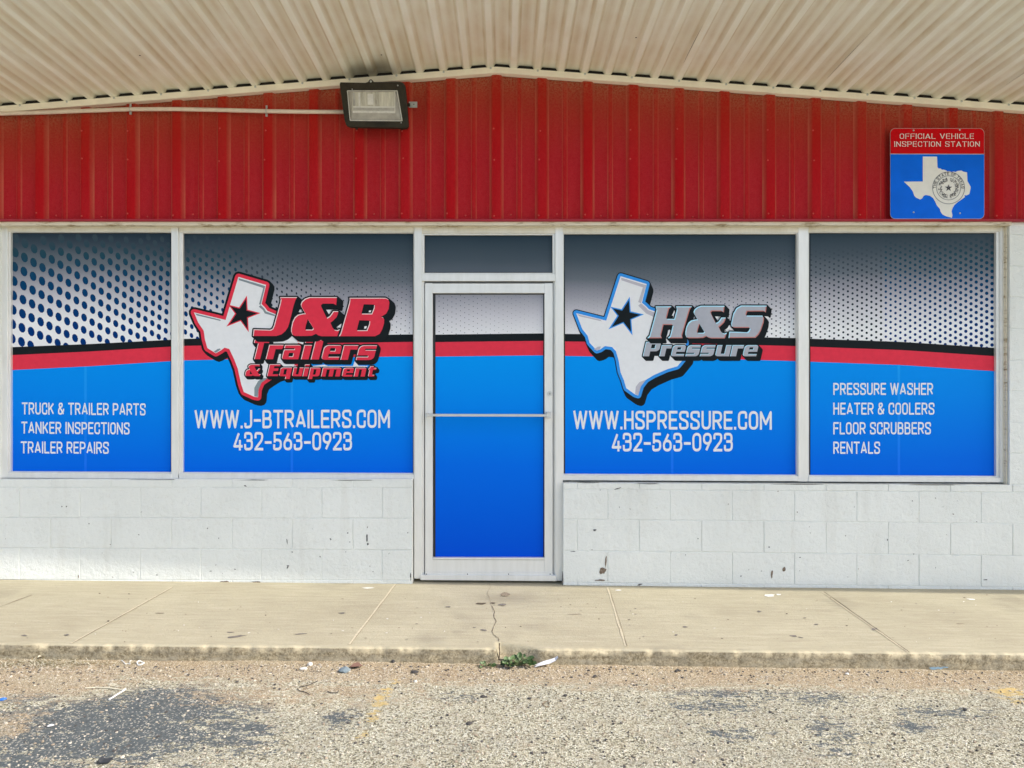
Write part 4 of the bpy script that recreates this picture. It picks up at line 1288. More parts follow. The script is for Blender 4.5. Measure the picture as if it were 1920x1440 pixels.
z1 = lambda p: Z(p, 460, 540, 12)
z2 = lambda p: Z(p, 600, 540, 12)
Jp = [z1([(780, 205), (1165, 205), (1128, 270), (1085, 400), (1000, 750), (960, 880), (900, 970), (820, 1040), (700, 1080), (170, 1080), (187, 928), (560, 940), (610, 915), (645, 840), (660, 780), (785, 330), (798, 250)])]
AMP = z1([(1440, 205), (2060, 205), (2045, 385), (1980, 352), (1740, 352), (1703, 385), (1712, 430), (1830, 672), (1895, 635), (1945, 570), (1975, 520), (2090, 520), (2085, 580), (2050, 660), (1980, 730), (1915, 785),
          (1960, 890), (2000, 938), (2060, 952), (2125, 925), (2068, 1085), (1720, 1085), (1640, 1065), (1590, 1030), (1500, 1072), (1380, 1080), (1120, 1080), (1060, 1050), (1030, 980), (1030, 900), (1060, 760), (1110, 660), (1180, 600), (1280, 575),
          (1345, 570), (1260, 420), (1245, 370), (1270, 305), (1340, 240)])
AMPH = z1([(1405, 700), (1530, 905), (1500, 935), (1345, 935), (1365, 830)])
Bp = [z2([(665, 220), (1470, 220), (1535, 255), (1560, 330), (1545, 470), (1490, 575), (1400, 632), (1370, 642), (1420, 665), (1445, 710), (1440, 800), (1400, 930), (1345, 1030), (1240, 1085), (425, 1085), (465, 1010), (655, 340), (668, 270)])]
BpH = [z2([(985, 365), (1220, 372), (1212, 450), (1160, 575), (930, 575)]), z2([(885, 725), (1115, 730), (1108, 810), (1050, 950), (825, 950)])]
AFF = lambda pl, a, b: [(a[0] + (x - 545.8) * a[1], b[0] + (y - 557.1) * b[1]) for x, y in pl]

def layered(f, adds, subs, swp, dil, mats, hi=1.3):
    """black cast, light edge, face"""
    blk, lite, facec = mats
    # dilated outline keeps narrow holes of the letters open only where large
    f.layer(blk, sweep(dilate(adds, dil), swp))
    f.layer(lite, adds, subs)
    f.layer(facec, adds, list(subs) + shift(subs, (hi, hi)), shift(adds, (hi, hi)))

# red logo
f = Flat(LO)
zz = lambda p: Z(p, 330, 480, 4.085)
tx = zz([(478, 160), (690, 222), (655, 368), (682, 395), (700, 420), (760, 445), (900, 520), (940, 700), (900, 860), (760, 900), (705, 935), (655, 970), (632, 1025), (628, 1082), (600, 1078), (520, 1042), (500, 985), (472, 860), (445, 790), (408, 712),
         (372, 702), (345, 722), (305, 745), (240, 705), (222, 640), (212, 572), (170, 510), (138, 432), (380, 490)])
red_t = dilate([tx], 6.2, 10)
f.layer(1, sweep(dilate([tx], 10.2, 10), (6, 6)))
f.layer(2, red_t)
f.layer(0, [tx])
# grey inner shading lines
f.layer(3, [zz([(146, 440), (340, 488), (342, 498), (160, 455)]), zz([(480, 170), (684, 230), (648, 375), (636, 370), (668, 245), (482, 185)]), zz([(648, 375), (676, 402), (690, 425), (758, 450), (758, 462), (680, 440), (666, 414), (634, 388)]),
            zz([(290, 732), (318, 712), (338, 708), (342, 716), (305, 742)]), zz([(705, 935), (655, 970), (632, 1025), (626, 1080), (600, 1074), (600, 1010), (628, 960), (662, 935)])])
st5 = zz([(543, 303), (648, 437), (557, 583), (386, 541), (400, 372)])
f.layer(2, [star5(st5)])
f.layer(1, [star5(st5, .82)])
T_ = [('T', 468.3, 506, 36.6, 673.4), ('r', 498, 531.8, 27, 673.4), ('a', 527.5, 566, 27, 673.6), ('i', 564, 585.2, 27, 673.8), ('l', 582.4, 604.6, 27, 674), ('e', 601.6, 641.8, 27.4, 674.4), ('r', 638, 672.2, 27.4, 674.6), ('s', 667, 707.2, 27.6, 675)]
TA, TB = big_text(T_, 0, 0, .25)
E_ = [('E', 500.4, 526, 22.2, 705.2), ('q', 522.4, 547.8, 16.4, 705.4), ('u', 547, 569.2, 16.4, 705.4), ('i', 567, 579.6, 16.4, 705.6), ('p', 578.2, 602, 16.4, 705.6), ('m', 601.7, 640.6, 16.6, 705.8), ('e', 640.4, 664, 16.6, 706), ('n', 663, 687.6, 16.6, 706), ('t', 688, 706, 16.6, 706)]
EA, EB = big_text(E_, 0, 0, .22)
am2 = [(459.6 + (x - 545.8) / 88.0 * 28, 683 + (y - 557.1) / 73.3 * 22.2) for x, y in AMP]
am2h = [(459.6 + (x - 545.8) / 88.0 * 28, 683 + (y - 557.1) / 73.3 * 22.2) for x, y in AMPH]
f.layer(1, sweep(dilate(TA, 2.6, 6), (4.5, 6.5)) + sweep(dilate(EA + [am2], 2.0, 6), (3.5, 4.5)))
f.layer(4, TA, TB)
f.layer(2, TA, TB + shift(TB, (1.0, 1.1)), shift(TA, (1.1, 1.1)))
f.layer(4, EA + [am2], EB + [am2h])
f.layer(2, EA + [am2], EB + [am2h], shift(EA + [am2], (.9, .9)))
JA, JH = Jp + [AMP] + Bp, [AMPH] + BpH
f.layer(1, sweep(dilate(JA, 2.6), (9.5, 8.5)))
f.layer(0, [z1([(1230, 480), (1200, 540), (1270, 540)]), z2([(140, 490), (250, 490), (200, 590)]), z2([(370, 890), (475, 800), (455, 880)]), z2([(1105, 505), (1155, 505), (1140, 545), (1095, 545)]), z2([(1005, 860), (1055, 860), (1040, 912), (990, 912)])])
f.layer(4, JA, JH)
f.layer(2, JA, JH + shift(JH, (1.2, 1.5)), shift(JA, (1.3, 1.5)))
# white glimpses of the state between the rows of letters
f.layer(0, [z1([(1045, 1095), (1075, 1140), (1150, 1205), (1310, 1222), (1300, 1270), (1200, 1232), (760, 1240), (675, 1215), (850, 1205), (960, 1160)]),
            Z([(900, 660), (960, 720), (1060, 785), (1270, 788), (1250, 802), (980, 805), (885, 715)], 450, 620, 12), Z([(80, 795), (340, 765), (420, 795), (985, 795), (1020, 690), (1110, 790), (1320, 795), (1300, 812), (80, 808)], 580, 620, 12)])
lg = f.mb.build("logo", [M['film_white'], M['film_black'], M['film_red'], M['shade_grey'], M['pinkish']], w2)
lg["label"] = "red and black state outline logo with star and slanted red lettering"

# silver and blue logo
f = Flat(LO)
zz = lambda p: Z(p, 1040, 480, 4.085)
tx = zz([(505, 155), (705, 215), (668, 358), (698, 383), (722, 408), (770, 425), (900, 430), (1000, 600), (1010, 760), (965, 815), (940, 845), (860, 868), (760, 912), (700, 948), (660, 1000), (640, 1068), (615, 1060), (548, 1012), (530, 950), (505, 890),
         (490, 800), (470, 730), (440, 697), (385, 690), (350, 715), (322, 724), (268, 665), (252, 610), (212, 560), (165, 438), (395, 495)])
f.layer(1, sweep(dilate([tx], 7.4, 10), (5.5, 12.5)))
f.layer(2, dilate([tx], 5.6, 10))
f.layer(0, [tx])
f.layer(3, [zz([(172, 445), (350, 488), (360, 500), (190, 462)]), zz([(508, 165), (700, 224), (662, 362), (640, 352), (676, 240), (512, 186)]), zz([(662, 362), (692, 388), (716, 414), (765, 432), (765, 470), (700, 440), (640, 380)]),
            zz([(700, 948), (660, 1000), (640, 1066), (615, 1058), (622, 1000), (650, 965)]), zz([(300, 715), (330, 695), (355, 692), (345, 715), (322, 722)])])
st5 = zz([(575, 312), (684, 447), (596, 608), (412, 562), (426, 388)])
f.layer(2, [star5(st5)])
f.layer(1, [star5(st5, .82)])
z5 = lambda p: Z(p, 1190, 560, 12)
z6 = lambda p: Z(p, 1310, 560, 12)
Pp = [('P', 1205, 1240, 27.2, 668), ('r', 1236, 1260.2, 21, 668), ('e', 1257.4, 1286.8, 21, 668), ('s', 1285, 1314.2, 21, 668), ('s', 1312, 1341.8, 21, 668), ('u', 1340.4, 1371.8, 21, 668), ('r', 1368.8, 1395.2, 21, 668), ('e', 1392, 1422.6, 21, 668)]
PA, PB = big_text(Pp, 0, 0, .23)
f.layer(1, sweep(dilate(PA, 1.9, 6), (6.5, 6.8)))
f.layer(4, PA, PB)
f.layer(5, PA, PB + shift(PB, (.9, .9)), shift(PA, (1.0, 1.0)))
Hp = z5([(470, 172), (830, 172), (770, 240), (715, 455), (890, 455), (950, 240), (930, 172), (1290, 172), (1240, 250), (1065, 830), (1078, 890), (740, 890), (800, 830), (860, 590), (650, 590), (590, 830), (610, 890), (280, 890), (335, 830), (492, 250)])
SpS = z6([(950, 155), (1530, 155), (1510, 312), (1470, 285), (1095, 288), (1062, 380), (1430, 380), (1470, 440), (1460, 540), (1400, 720), (1350, 810), (1280, 880), (670, 885), (690, 740), (1090, 755), (1130, 720), (1155, 655), (800, 655), (742, 622), (730, 560), (780, 330), (850, 210)])
amp3 = AFF(AMP, (1285, .855), (573.3, .835)); amp3h = AFF(AMPH, (1285, .855), (573.3, .835))
HA = [Hp, amp3, SpS]
f.layer(1, sweep(dilate(HA, 2.2), (7.2, 7.6)))
f.layer(0, [z5([(895, 260), (900, 310), (870, 380), (835, 385)]), z5([(775, 695), (795, 700), (780, 790), (715, 875)]), z6([(370, 400), (445, 400), (410, 465)]), z6([(690, 590), (720, 660), (795, 725), (690, 680), (570, 720), (650, 660)]), z6([(1480, 395), (1560, 400), (1605, 450), (1560, 470)])])
f.layer(4, HA, [amp3h])
f.layer(6, HA, [amp3h] + shift([amp3h], (1.5, 1.5)), shift(HA, (1.6, 1.9)))
# grey face: inset on both sides
v, tri = poly_bool(shift(HA, (1.6, 1.9)), [amp3h] + shift([amp3h], (1.6, 1.6)) + shift([amp3h], (-1.3, -1.3)), shift(HA, (-1.5, -1.7)))
inner = [[tuple(v[i]) for i in tr_] for tr_ in tri]
f.layer(5, inner, (), HA)
lg = f.mb.build("logo", [M['film_white'], M['film_black'], M['lt_blue'], M['pale_lilac'], M['pale_blue'], M['mid_grey'], M['salmon']], w3)
lg["label"] = "blue outlined state logo with star and slanted silver lettering"
adopt(bld)

# ------------------------------------------------------------------ inspection sign
sgn = empty("inspection_sign", U(1757.5, 411, .045), "square red and blue sign with white state outline, hung on the red siding", "sign")
SO_ = .045
def rpoly(x0, y0, x1, y1, r):
    return [(a, b) for a, b in rr(x0, y0, x1, y1, r, r, r, r)]
pn = MB()
outl = [(x, y) for x, y in rpoly(1669.3, 240.5, 1845.6, 410.5, 9)]
pn.prism([U(x, y, SO_) for x, y in outl], .004, 0)
pan = pn.build("panel", [M['zinc']], sgn)
f = Flat(SO_ + .0005)
f.layer(0, [rpoly(1669.6, 241, 1845.3, 410, 9)], [[(1600, 288), (1900, 288.6), (1900, 500), (1600, 500)]])
f.mb.build("red_panel", [M['sign_red']], sgn)
f = Flat(SO_ + .0009)
f.layer(0, [rpoly(1669.6, 241, 1845.3, 410, 9)], [[(1600, 289.0), (1900, 289.6), (1900, 200), (1600, 200)]])
f.mb.build("blue_panel", [M['sign_blue']], sgn)
kw = dict(weight=.115, gap=.22, space=.36, serif=.095, wide=1.3, vweight=.07, radius=.42)
for a in (("OFFICIAL VEHICLE", 1687, 1826, 250.3, 260.3), ("INSPECTION STATION", 1677, 1837, 265, 275)):
    f = Flat(SO_ + .0026)
    f.layer(0, text_polys(*a, **kw))
    f.mb.build("lettering", [M['sign_white']], sgn)
zt_ = lambda p: Z(p, 1640, 220, 7.2)
TEX = zt_([(650, 530), (843, 530), (847, 670), (862, 690), (890, 690), (905, 706), (935, 706), (965, 718), (985, 730), (1010, 726), (1040, 738), (1065, 732), (1090, 738), (1120, 724), (1170, 718), (1200, 735), (1247, 742), (1252, 860), (1275, 900), (1297, 940), (1290, 985), (1278, 1035), (1240, 1055),
           (1210, 1050), (1220, 1075), (1180, 1105), (1120, 1145), (1075, 1185), (1050, 1230), (1038, 1270), (1050, 1320), (1042, 1360), (1020, 1350), (960, 1335), (915, 1310), (890, 1275), (880, 1235), (840, 1190), (820, 1145), (790, 1090), (745, 1058), (690, 1048), (662, 1060), (640, 1095), (615, 1108), (560, 1085), (535, 1060),
           (515, 1000), (480, 950), (445, 915), (395, 868), (650, 866)])
f = Flat(SO_ + .0026)
f.layer(0, [TEX])
f.mb.build("state_outline", [M['sign_white']], sgn)
f = Flat(SO_ + .0034)
cx, cy = 1640 + 998 / 7.2, 220 + 952 / 7.2
def ringp(r, w): return [disc((cx, cy), r + w / 2, 40)], [disc((cx, cy), r - w / 2, 40)]
f.layer(2, *ringp(30.2, .001 + 60.4 - .0)) if False else f.layer(2, [disc((cx, cy), 30.2, 40)])
f.layer(1, *ringp(30.0, 1.3)); f.layer(1, *ringp(22.6, 1.2))
A = []
ar = text_polys("THE STATE OF TEXAS", -1.0, 1.0, 0, 5.4, weight=.17, gap=.2, space=.3, wide=1.3, serif=.1, radius=.38)
for g_ in ar:
    A.append([(cx + (23.9 + 5.4 - y) * math.sin(x * 1.62), cy - (23.9 + 5.4 - y) * math.cos(x * 1.62)) for x, y in g_])
f.layer(0, A)
A = [star5([(cx + 7.2 * math.sin(2 * math.pi * k / 5), cy - 7.2 * math.cos(2 * math.pi * k / 5)) for k in range(5)], 1)]
f.layer(0, A, [[(cx - .25, cy - 7), (cx + .1, cy - 7), (cx + .1, cy), (cx - .25, cy)]])
A = []
for sgn_ in (-1, 1):
    for k in range(120):
        a = math.radians(8 + 164 * rng.random()) * sgn_
        r = rng.uniform(12.5, 19.5)
        p = (cx + r * math.sin(a), cy - r * math.cos(a))
        A.append(disc(p, rng.uniform(.9, 1.5), 5, rng.uniform(.35, .6), rng.uniform(0, 3.1)))
f.layer(0, A)
f.mb.build("seal", [M['sign_ink'], M['sign_grey'], M['sign_white']], sgn)
for px, py in ((1713, 244.5), (1799.5, 243.5), (1713, 398), (1800, 399.8)):
    b_ = MB(); b_.dome(U(px, py, SO_ + .0028), .0062, .004, 0, 8)
    b_.build("bolt", [M['zinc']], sgn)
adopt(sgn)

# ------------------------------------------------------------------ floodlight on the siding
fl = empty("wall_floodlight", U(704, 235, .03), "dark bronze floodlight with clear ribbed lens, under the canopy above the left window", "light")
zl_ = lambda p: Z(p, 600, 60, 5.3333)
OL = .20
outer = zl_([(197, 520), (205, 503), (455, 508), (480, 500), (498, 474), (516, 474), (540, 500), (562, 500), (800, 498), (832, 508), (852, 535), (868, 700), (885, 930), (872, 952), (850, 960), (780, 956), (300, 946), (262, 930), (245, 880), (220, 700)])
hole = zl_([(275, 590), (772, 590), (822, 890), (303, 886)])
fm = MB()
v, tri = poly_bool([outer], [hole])
def tiltU(p):      # front plane leans: bottom edge nearer the wall
    o = OL - .0009 * (p[1] - 150) * .6
    return U(p[0], p[1], o)
fm.mesh([tiltU(p) for p in v], tri, 0)
for loop in (outer, hole):
    fr = [tiltU(p) for p in loop]; n = len(fr)
    back = [q + Vector((0, .03, 0)) for q in fr]
    for i in range(n):
        j = (i + 1) % n
        fm.face([fr[i], fr[j], back[j], back[i]], 0)
# rear body tapering to the wall
cxo = sum(p[0] for p in outer) / len(outer); cyo = sum(p[1] for p in outer) / len(outer)
ringA = [tiltU(p) + Vector((0, .03, 0)) for p in outer]
ringB = []
for p in outer:
    q = U(cxo + (p[0] - cxo) * .80, cyo + (p[1] - cyo) * .74 + 4, .04); ringB.append(q)
n = len(ringA)
for i in range(n):
    j = (i + 1) % n
    fm.face([ringA[i], ringA[j], ringB[j], ringB[i]], 0)
fm.face(ringB[::-1], 0)
fm.build("housing", [M['bronze']], fl)
# inner lip + lens
ln_ = MB()
inn = [zl_([q])[0] for q in ((322, 606), (752, 606), (752, 815), (330, 812))]
deep = [tiltU(p) + Vector((0, -.012, 0)) for p in inn]
edge_ = [tiltU(p) + Vector((0, .006, 0)) for p in hole]
ln_.face(deep[::-1], 0)
ln_.face([edge_[3], edge_[2], deep[2], deep[3]], 2)
ln_.face([edge_[1], deep[1], deep[2], edge_[2]], 2)
ln_.face([edge_[0], edge_[1], deep[1], deep[0]], 1)
ln_.face([edge_[0], deep[0], deep[3], edge_[3]], 2)
def lp_(a, b, c_, d_, lift):      # band on the lens front between heights (0 top .. 1 bottom)
    L0 = deep[0] + (deep[3] - deep[0]) * a; R0 = deep[1] + (deep[2] - deep[1]) * a
    L1 = deep[0] + (deep[3] - deep[0]) * b; R1 = deep[1] + (deep[2] - deep[1]) * b
    o_ = Vector((0, -lift, 0))
    return [L1 + (R1 - L1) * c_ + o_, L1 + (R1 - L1) * d_ + o_, L0 + (R0 - L0) * d_ + o_, L0 + (R0 - L0) * c_ + o_]
ln_.face(lp_(.70, .76, .02, .99, .0008), 1); ln_.face(lp_(.77, .90, .02, .99, .0008), 2); ln_.face(lp_(.92, .985, .0, 1, .0008), 1)
ln_.face(lp_(.05, .68, .02, .07, .0008), 2); ln_.face(lp_(.03, .68, .15, .19, .0008), 1); ln_.face(lp_(.10, .62, .36, .50, .0008), 1)
lens_o = ln_.build("lens", [M['lens'], M['lens_rim'], M['lens_bevel']], fl)
rm = MB()
for a, b in ((0, 1), (1, 2), (2, 3), (3, 0)):
    rm.tube([tiltU(hole[a]) + Vector((0, -.003, 0)), tiltU(hole[b]) + Vector((0, -.003, 0))], .0032, 6, 0)
for a, b in ((2, 3), (1, 2)):
    rm.tube([deep[a], deep[b]], .0028, 6, 0)
rm.build("lens_rim", [M['lens_rim']], fl)
for p, r in (((508, 494), .008), ((322, 572), .004), ((778, 535), .005), ((812, 908), .004)):
    bt = MB(); bt.dome(tiltU(zl_([p])[0]), r, .005, 0, 10)
    bt.build("bolt", [M['zinc']], fl)
for p in ((360, 955), (815, 958)):
    bt = MB(); bt.dome(tiltU(zl_([p])[0]) + Vector((0, .02, 0)), .010, .006, 0, 8, (0, -.4, -1))
    bt.build("hinge_knob", [M['bronze']], fl)
br = MB()
br.pbox(766.8, 190.6, 782.2, 201.6, .036, .003, 0)
br.pbox(764, 193.5, 769.0, 199.5, .040, .003, 1)
br.dome(U(776, 195.6, .036), .004, .003, 1, 8)
br.build("bracket", [M['zinc'], M['bronze']], fl)
adopt(fl)

# conduit -------------------------------------------------------------------
cd = MB()
pth = [(-120, 216), (-40, 214.5), (0, 213), (80, 210.8), (160, 207.8), (245, 204.8), (330, 204.6), (420, 206.4), (500, 208.6), (570, 209.6), (655, 210)]
cd.tube([U(x, y, .055) for x, y in pth], .0135, 10, 0)
cdo = cd.build("conduit", [M['conduit']], None, smooth=True)
tag(cdo, "thin cream conduit pipe running along the top of the red siding to the floodlight", "pipe")
for px, py in ((245, 205), (500, 208.6)):
    q = MB()
    for k in range(7):
        pass
    cpts = []
    for k in range(9):
        a = -math.pi * .95 + k / 8 * math.pi * 1.9
        c = U(px, py, .055)
        cpts.append(c + Vector((0, -.0165 * math.cos(a), .0165 * math.sin(a))))
    q.tube(cpts, .0035, 6, 0)
    c = U(px, py + 6.2, .036)
    q.box((c.x - .007, c.y - .003, c.z - .014), (c.x + .007, c.y + .002, c.z + .014), 0)
    q.box((c.x - .006, c.y - .003, c.z + .042), (c.x + .006, c.y + .002, c.z + .062), 0)
    q.dome((c.x, c.y - .003, c.z - .004), .004, .003, 0, 6)
    q.build("clamp", [M['zinc']], cdo)

# ------------------------------------------------------------------ plants and litter
M['leaf'], t = material("weed_leaf", .5)
nz = t.noise(60, 4, .6)
t.base(t.ramp(nz, [(.3, (.040, .085, .024, 1)), (.7, (.12, .185, .060, 1))]))
t.p.inputs['Subsurface Weight'].default_value = 0.0
M['stem'] = simple("weed_stem", (.10, .13, .05, 1), .7)
M['darkstem'] = simple("dry_stem", (.05, .045, .03, 1), .8)
def weed(name, px, py, nl, size, spread, h, label):
    c = GP(px, py)
    e = empty(name, c, label, "plant", "weeds at the broken kerb")
    lf = MB(); stm = MB()
    for k in range(nl):
        a = rng.uniform(0, 2 * math.pi); r = spread * math.sqrt(rng.uniform(.04, 1))
        tip = Vector((c.x + r * math.cos(a) * 1.5, c.y + r * math.sin(a) * .6 - .012, c.z + h * rng.uniform(.25, 1) * (1.1 - r / spread * .5)))
        stm.tube([c + Vector((rng.uniform(-.01, .01), 0, 0)), (c + tip) / 2 + Vector((0, 0, .008)), tip], .0011, 4, 0)
        s_ = size * rng.uniform(.6, 1.15)
        d = Vector((math.cos(a), math.sin(a) * .6 - .35, rng.uniform(-.1, .5))).normalized()
        side = d.cross(Vector((rng.uniform(-.3, .3), -.5, 1))).normalized()
        up = side.cross(d).normalized()
        o_ = [(0, 0), (.18, .32), (.45, .46), (.75, .34), (1, 0)]
        mid = [tip + d * s_ * u + up * s_ * (-.10 * math.sin(u * 3)) for u, w in o_]
        lft = [tip + d * s_ * u + side * s_ * w + up * s_ * .08 for u, w in o_]
        rgt = [tip + d * s_ * u - side * s_ * w + up * s_ * .08 for u, w in o_]
        for i in range(4):
            if i == 0:
                lf.face([mid[0], lft[1], mid[1]], 0); lf.face([mid[0], mid[1], rgt[1]], 0)
            elif i == 3:
                lf.face([mid[3], lft[3], mid[4]], 0); lf.face([mid[3], mid[4], rgt[3]], 0)
            else:
                lf.face([mid[i], lft[i], lft[i + 1], mid[i + 1]], 0); lf.face([mid[i], mid[i + 1], rgt[i + 1], rgt[i]], 0)
    lf.build("leaves", [M['leaf']], e); stm.build("stems", [M['stem']], e)
    return e
w_a = weed("weed_plant", 971, 1250.5, 44, .030, .050, .060, "green leafy weed growing in the broken notch of the kerb below the door")
q = MB()
q.tube([GP(988, 1250, .018), GP(998, 1251, .012), GP(1009, 1253, .004)], [.002, .0022, .001], 5)
q.build("dry_stem", [M['darkstem']], w_a)
w_b = weed("weed_plant", 914, 1251, 14, .024, .026, .024, "small dark green weed tuft at the kerb foot just left of the bigger weed")
for e in (w_a, w_b): adopt(e)

# rocks and scraps: every one its own thing
def rock(name, px, py, w, h, mat, label, cat="stone", group=None, flat=.6, seed=0, depth=None):
    r = random.Random(seed + 77)
    bm = bmesh.new()
    bmesh.ops.create_icosphere(bm, subdivisions=2, radius=1)
    c = GP(px, py)
    k = (D + c.y) / F
    sx, sz = w * k / 2, h * k / 2
    sy = (depth or (w * .7)) * k / 2
    offs = [Vector((r.uniform(-1, 1), r.uniform(-1, 1), r.uniform(-1, 1))).normalized() for _ in range(9)]
    for v in bm.verts:
        n_ = v.co.normalized(); d = 1.0
        for o in offs: d = min(d, .80 / max(.2, n_.dot(o)) if n_.dot(o) > .55 else d)
        v.co = Vector((n_.x * sx * d, n_.y * sy * d, n_.z * sz * d + sz * flat))
    me = bpy.data.meshes.new(name); bm.to_mesh(me); bm.free()
    o = link(name, me, None, [mat])
    o.location = c; o.rotation_euler = (0, 0, r.uniform(0, .5))
    return tag(o, label, cat, group)
M['rock_white'] = simple("white_stone", (.66, .63, .58, 1), .85, vary=.15, scale=60, bump=.3)
M['rock_blue'] = simple("blue_grey_stone", (.20, .25, .28, 1), .85, vary=.25, scale=60, bump=.4)
M['rock_dark'] = simple("dark_stone", (.055, .05, .048, 1), .85, vary=.3, scale=60, bump=.4)
M['rock_tan'] = simple("tan_stone", (.42, .36, .27, 1), .85, vary=.2, scale=60, bump=.4)
GR = "loose stones along the kerb"
rock("stone", 581, 1251, 11, 9, M['rock_white'], "small white stone beside the kerb, left of the blue grey one", seed=1, group=GR)
rock("stone", 569, 1257, 15, 5, M['rock_white'], "flat pale stone in front of the small white stone", seed=2, group=GR)
rock("stone", 646, 1262, 24, 13, M['rock_blue'], "blue grey stone near the kerb beside a brown leaf, biggest of the loose stones", seed=3, group=GR)
rock("stone", 636, 1256, 3.5, 3, M['rock_white'], "tiny white pebble behind the blue grey stone", seed=4, group=GR)
rock("stone", 778, 1263, 15, 6, M['rock_dark'], "dark flat stone on the sand between the blue grey stone and the weed", seed=5, group=GR)
rock("stone", 779, 1280, 7, 4.5, M['rock_white'], "white pebble in front of the dark flat stone", seed=6, group=GR)
rock("stone", 634, 1280, 11, 4, M['rock_tan'], "pale tan flat stone in front of the blue grey stone", seed=7, group=GR)
rock("stone", 1268, 1260, 9, 6, M['rock_dark'], "dark stone at the kerb foot right of the paper scrap", seed=8, group=GR)
rock("stone", 1588, 1265, 9, 5, M['rock_white'], "pale stone at the kerb foot toward the right", seed=9, group=GR)
rock("stone", 1360, 1266, 8, 5, M['rock_tan'], "tan stone at the kerb foot right of the dark stone", seed=10, group=GR)
rock("stone", 1745, 1266, 10, 5, M['rock_tan'], "tan stone under the blue paint mark on the kerb", seed=12, group=GR)
rock("stone", 737, 1245, 7, 7, M['rock_dark'], "little black stone tight against the kerb, left of the weed", seed=13, group=GR)
rock("stone", 1070, 1326, 0.1, 0.1, M['rock_dark'], "x", seed=1) if False else None
GA = "dark chips on the gravel"
rock("asphalt_chip", 880, 1359, 14, 7, M['rock_dark'], "black asphalt chip lying on pale gravel in the middle", "chip", GA, seed=21)
rock("asphalt_chip", 905, 1308, 10, 6, M['rock_dark'], "black asphalt chip just in front of the sand, above the middle chip", "chip", GA, seed=22)
rock("asphalt_chip", 993, 1311, 9, 4, M['rock_dark'], "small black chip in front of the weed", "chip", GA, seed=23)
rock("asphalt_chip", 1060, 1306, 9, 5, M['rock_dark'], "small black chip to the right of the rubber ring", "chip", GA, seed=24)
rock("asphalt_chip", 967, 1421, 6, 4, M['rock_dark'], "small black chip at the bottom edge of the picture", "chip", GA, seed=25)
rock("asphalt_chip", 1150, 1360, 6, 4, M['rock_dark'], "small black chip right of the middle on pale gravel", "chip", GA, seed=26)
rock("asphalt_chip", 1810, 1331, 8, 5, M['rock_dark'], "small black chip left of the yellow paint", "chip", GA, seed=27)

M['paper'] = simple("white_paper", (.80, .80, .84, 1), .7, vary=.04)
M['plastic_white'] = simple("white_plastic", (.80, .80, .78, 1), .4, vary=.04)
M['plastic_blue'] = simple("blue_plastic", (.03, .16, .60, 1), .4, vary=.1)
M['straw'] = simple("pale_straw", (.60, .55, .42, 1), .7, vary=.15)
M['wire'] = simple("black_wire", (.03, .028, .028, 1), .6)
M['rubber'] = simple("black_rubber", (.035, .037, .042, 1), .7, vary=.3)
M['dryleaf'] = simple("dry_leaf", (.20, .11, .08, 1), .7, vary=.3)
M['ringbrown'] = simple("brown_band", (.20, .13, .08, 1), .6)
# paper scrap: curled sheet
pp = MB()
sp = [(1003, 1253), (1012, 1249), (1021, 1246.5), (1032, 1243), (1042, 1236.5), (1046.5, 1229)]
wd = [.6, 1.8, 3.4, 3.8, 2.4, .4]
base_ = GP(1010, 1253)
up_, lo_ = [], []
for (x, y), w in zip(sp, wd):
    k = (D + base_.y) / F
    zb_ = base_.z + (1254 - y) * k * .75 + .002
    xx = (x - 960) * k
    lo_.append(Vector((xx, base_.y - .006, zb_))); up_.append(Vector((xx - .003, base_.y + .016, zb_ + w * k)))
for i in range(len(sp) - 1):
    pp.face([lo_[i], lo_[i + 1], up_[i + 1], up_[i]], 0)
    d_ = Vector((0, .0012, .0006))
    pp.face([up_[i] + d_, up_[i + 1] + d_, lo_[i + 1] + d_, lo_[i] + d_], 0)
po = pp.build("paper_scrap", [M['paper']]); tag(po, "curled white paper scrap leaning against the kerb beside the weed", "paper")
# white looped plastic strip and string
lp = MB()
pts = []
for k in range(15):
    a = 2 * math.pi * k / 14 * .93
    p = GP(264 + 6.5 * math.cos(a), 1245.5 + 3.2 * math.sin(a), .006 + .004 * math.sin(a * 2)); pts.append(p)
lp.tube(pts, .0035, 6); tag(lp.build("plastic_loop", [M['plastic_white']]), "small white plastic loop lying by the kerb at left", "litter")
lp = MB()
lp.tube([GP(x, y, .005) for x, y in ((228, 1240), (232, 1244), (235, 1247), (240, 1246), (244, 1248), (243, 1243), (246, 1240))], .0022, 5)
tag(lp.build("string", [M['plastic_white']]), "short crooked white string beside the plastic loop", "litter")
lp = MB(); lp.tube([GP(204.5, 1313, .004), GP(236, 1294, .007)], .0036, 6)
tag(lp.build("drinking_straw", [M['plastic_white']]), "thin white straw lying on the dark tar patch", "litter")
lp = MB(); lp.tube([GP(x, y, .005) for x, y in ((160, 1292), (180, 1290.5), (205, 1292), (235, 1295), (252, 1297))], [.003, .0032, .003, .0024, .0016], 6)
tag(lp.build("dry_stalk", [M['straw']]), "long pale dry stalk lying just above the white straw", "plant")
rock("plastic_scrap", 5, 1313, 14, 6, M['plastic_blue'], "blue plastic scrap on the sand at the far left edge", "litter", seed=31)
rb_ = MB()
c = GP(196, 1431)
k = (D + c.y) / F
prf = [(-12, 0), (-9, 9), (-4, 4), (4, 5), (13, 6), (10, 1), (2, 0)]
rb_.prism([Vector((c.x + x * k, c.y - .012, c.z + .002 + y * k)) for x, y in prf], .03, 0)
tag(rb_.build("rubber_scrap", [M['rubber']], bevel=.002), "torn black rubber scrap at the bottom left on dark tar", "litter")
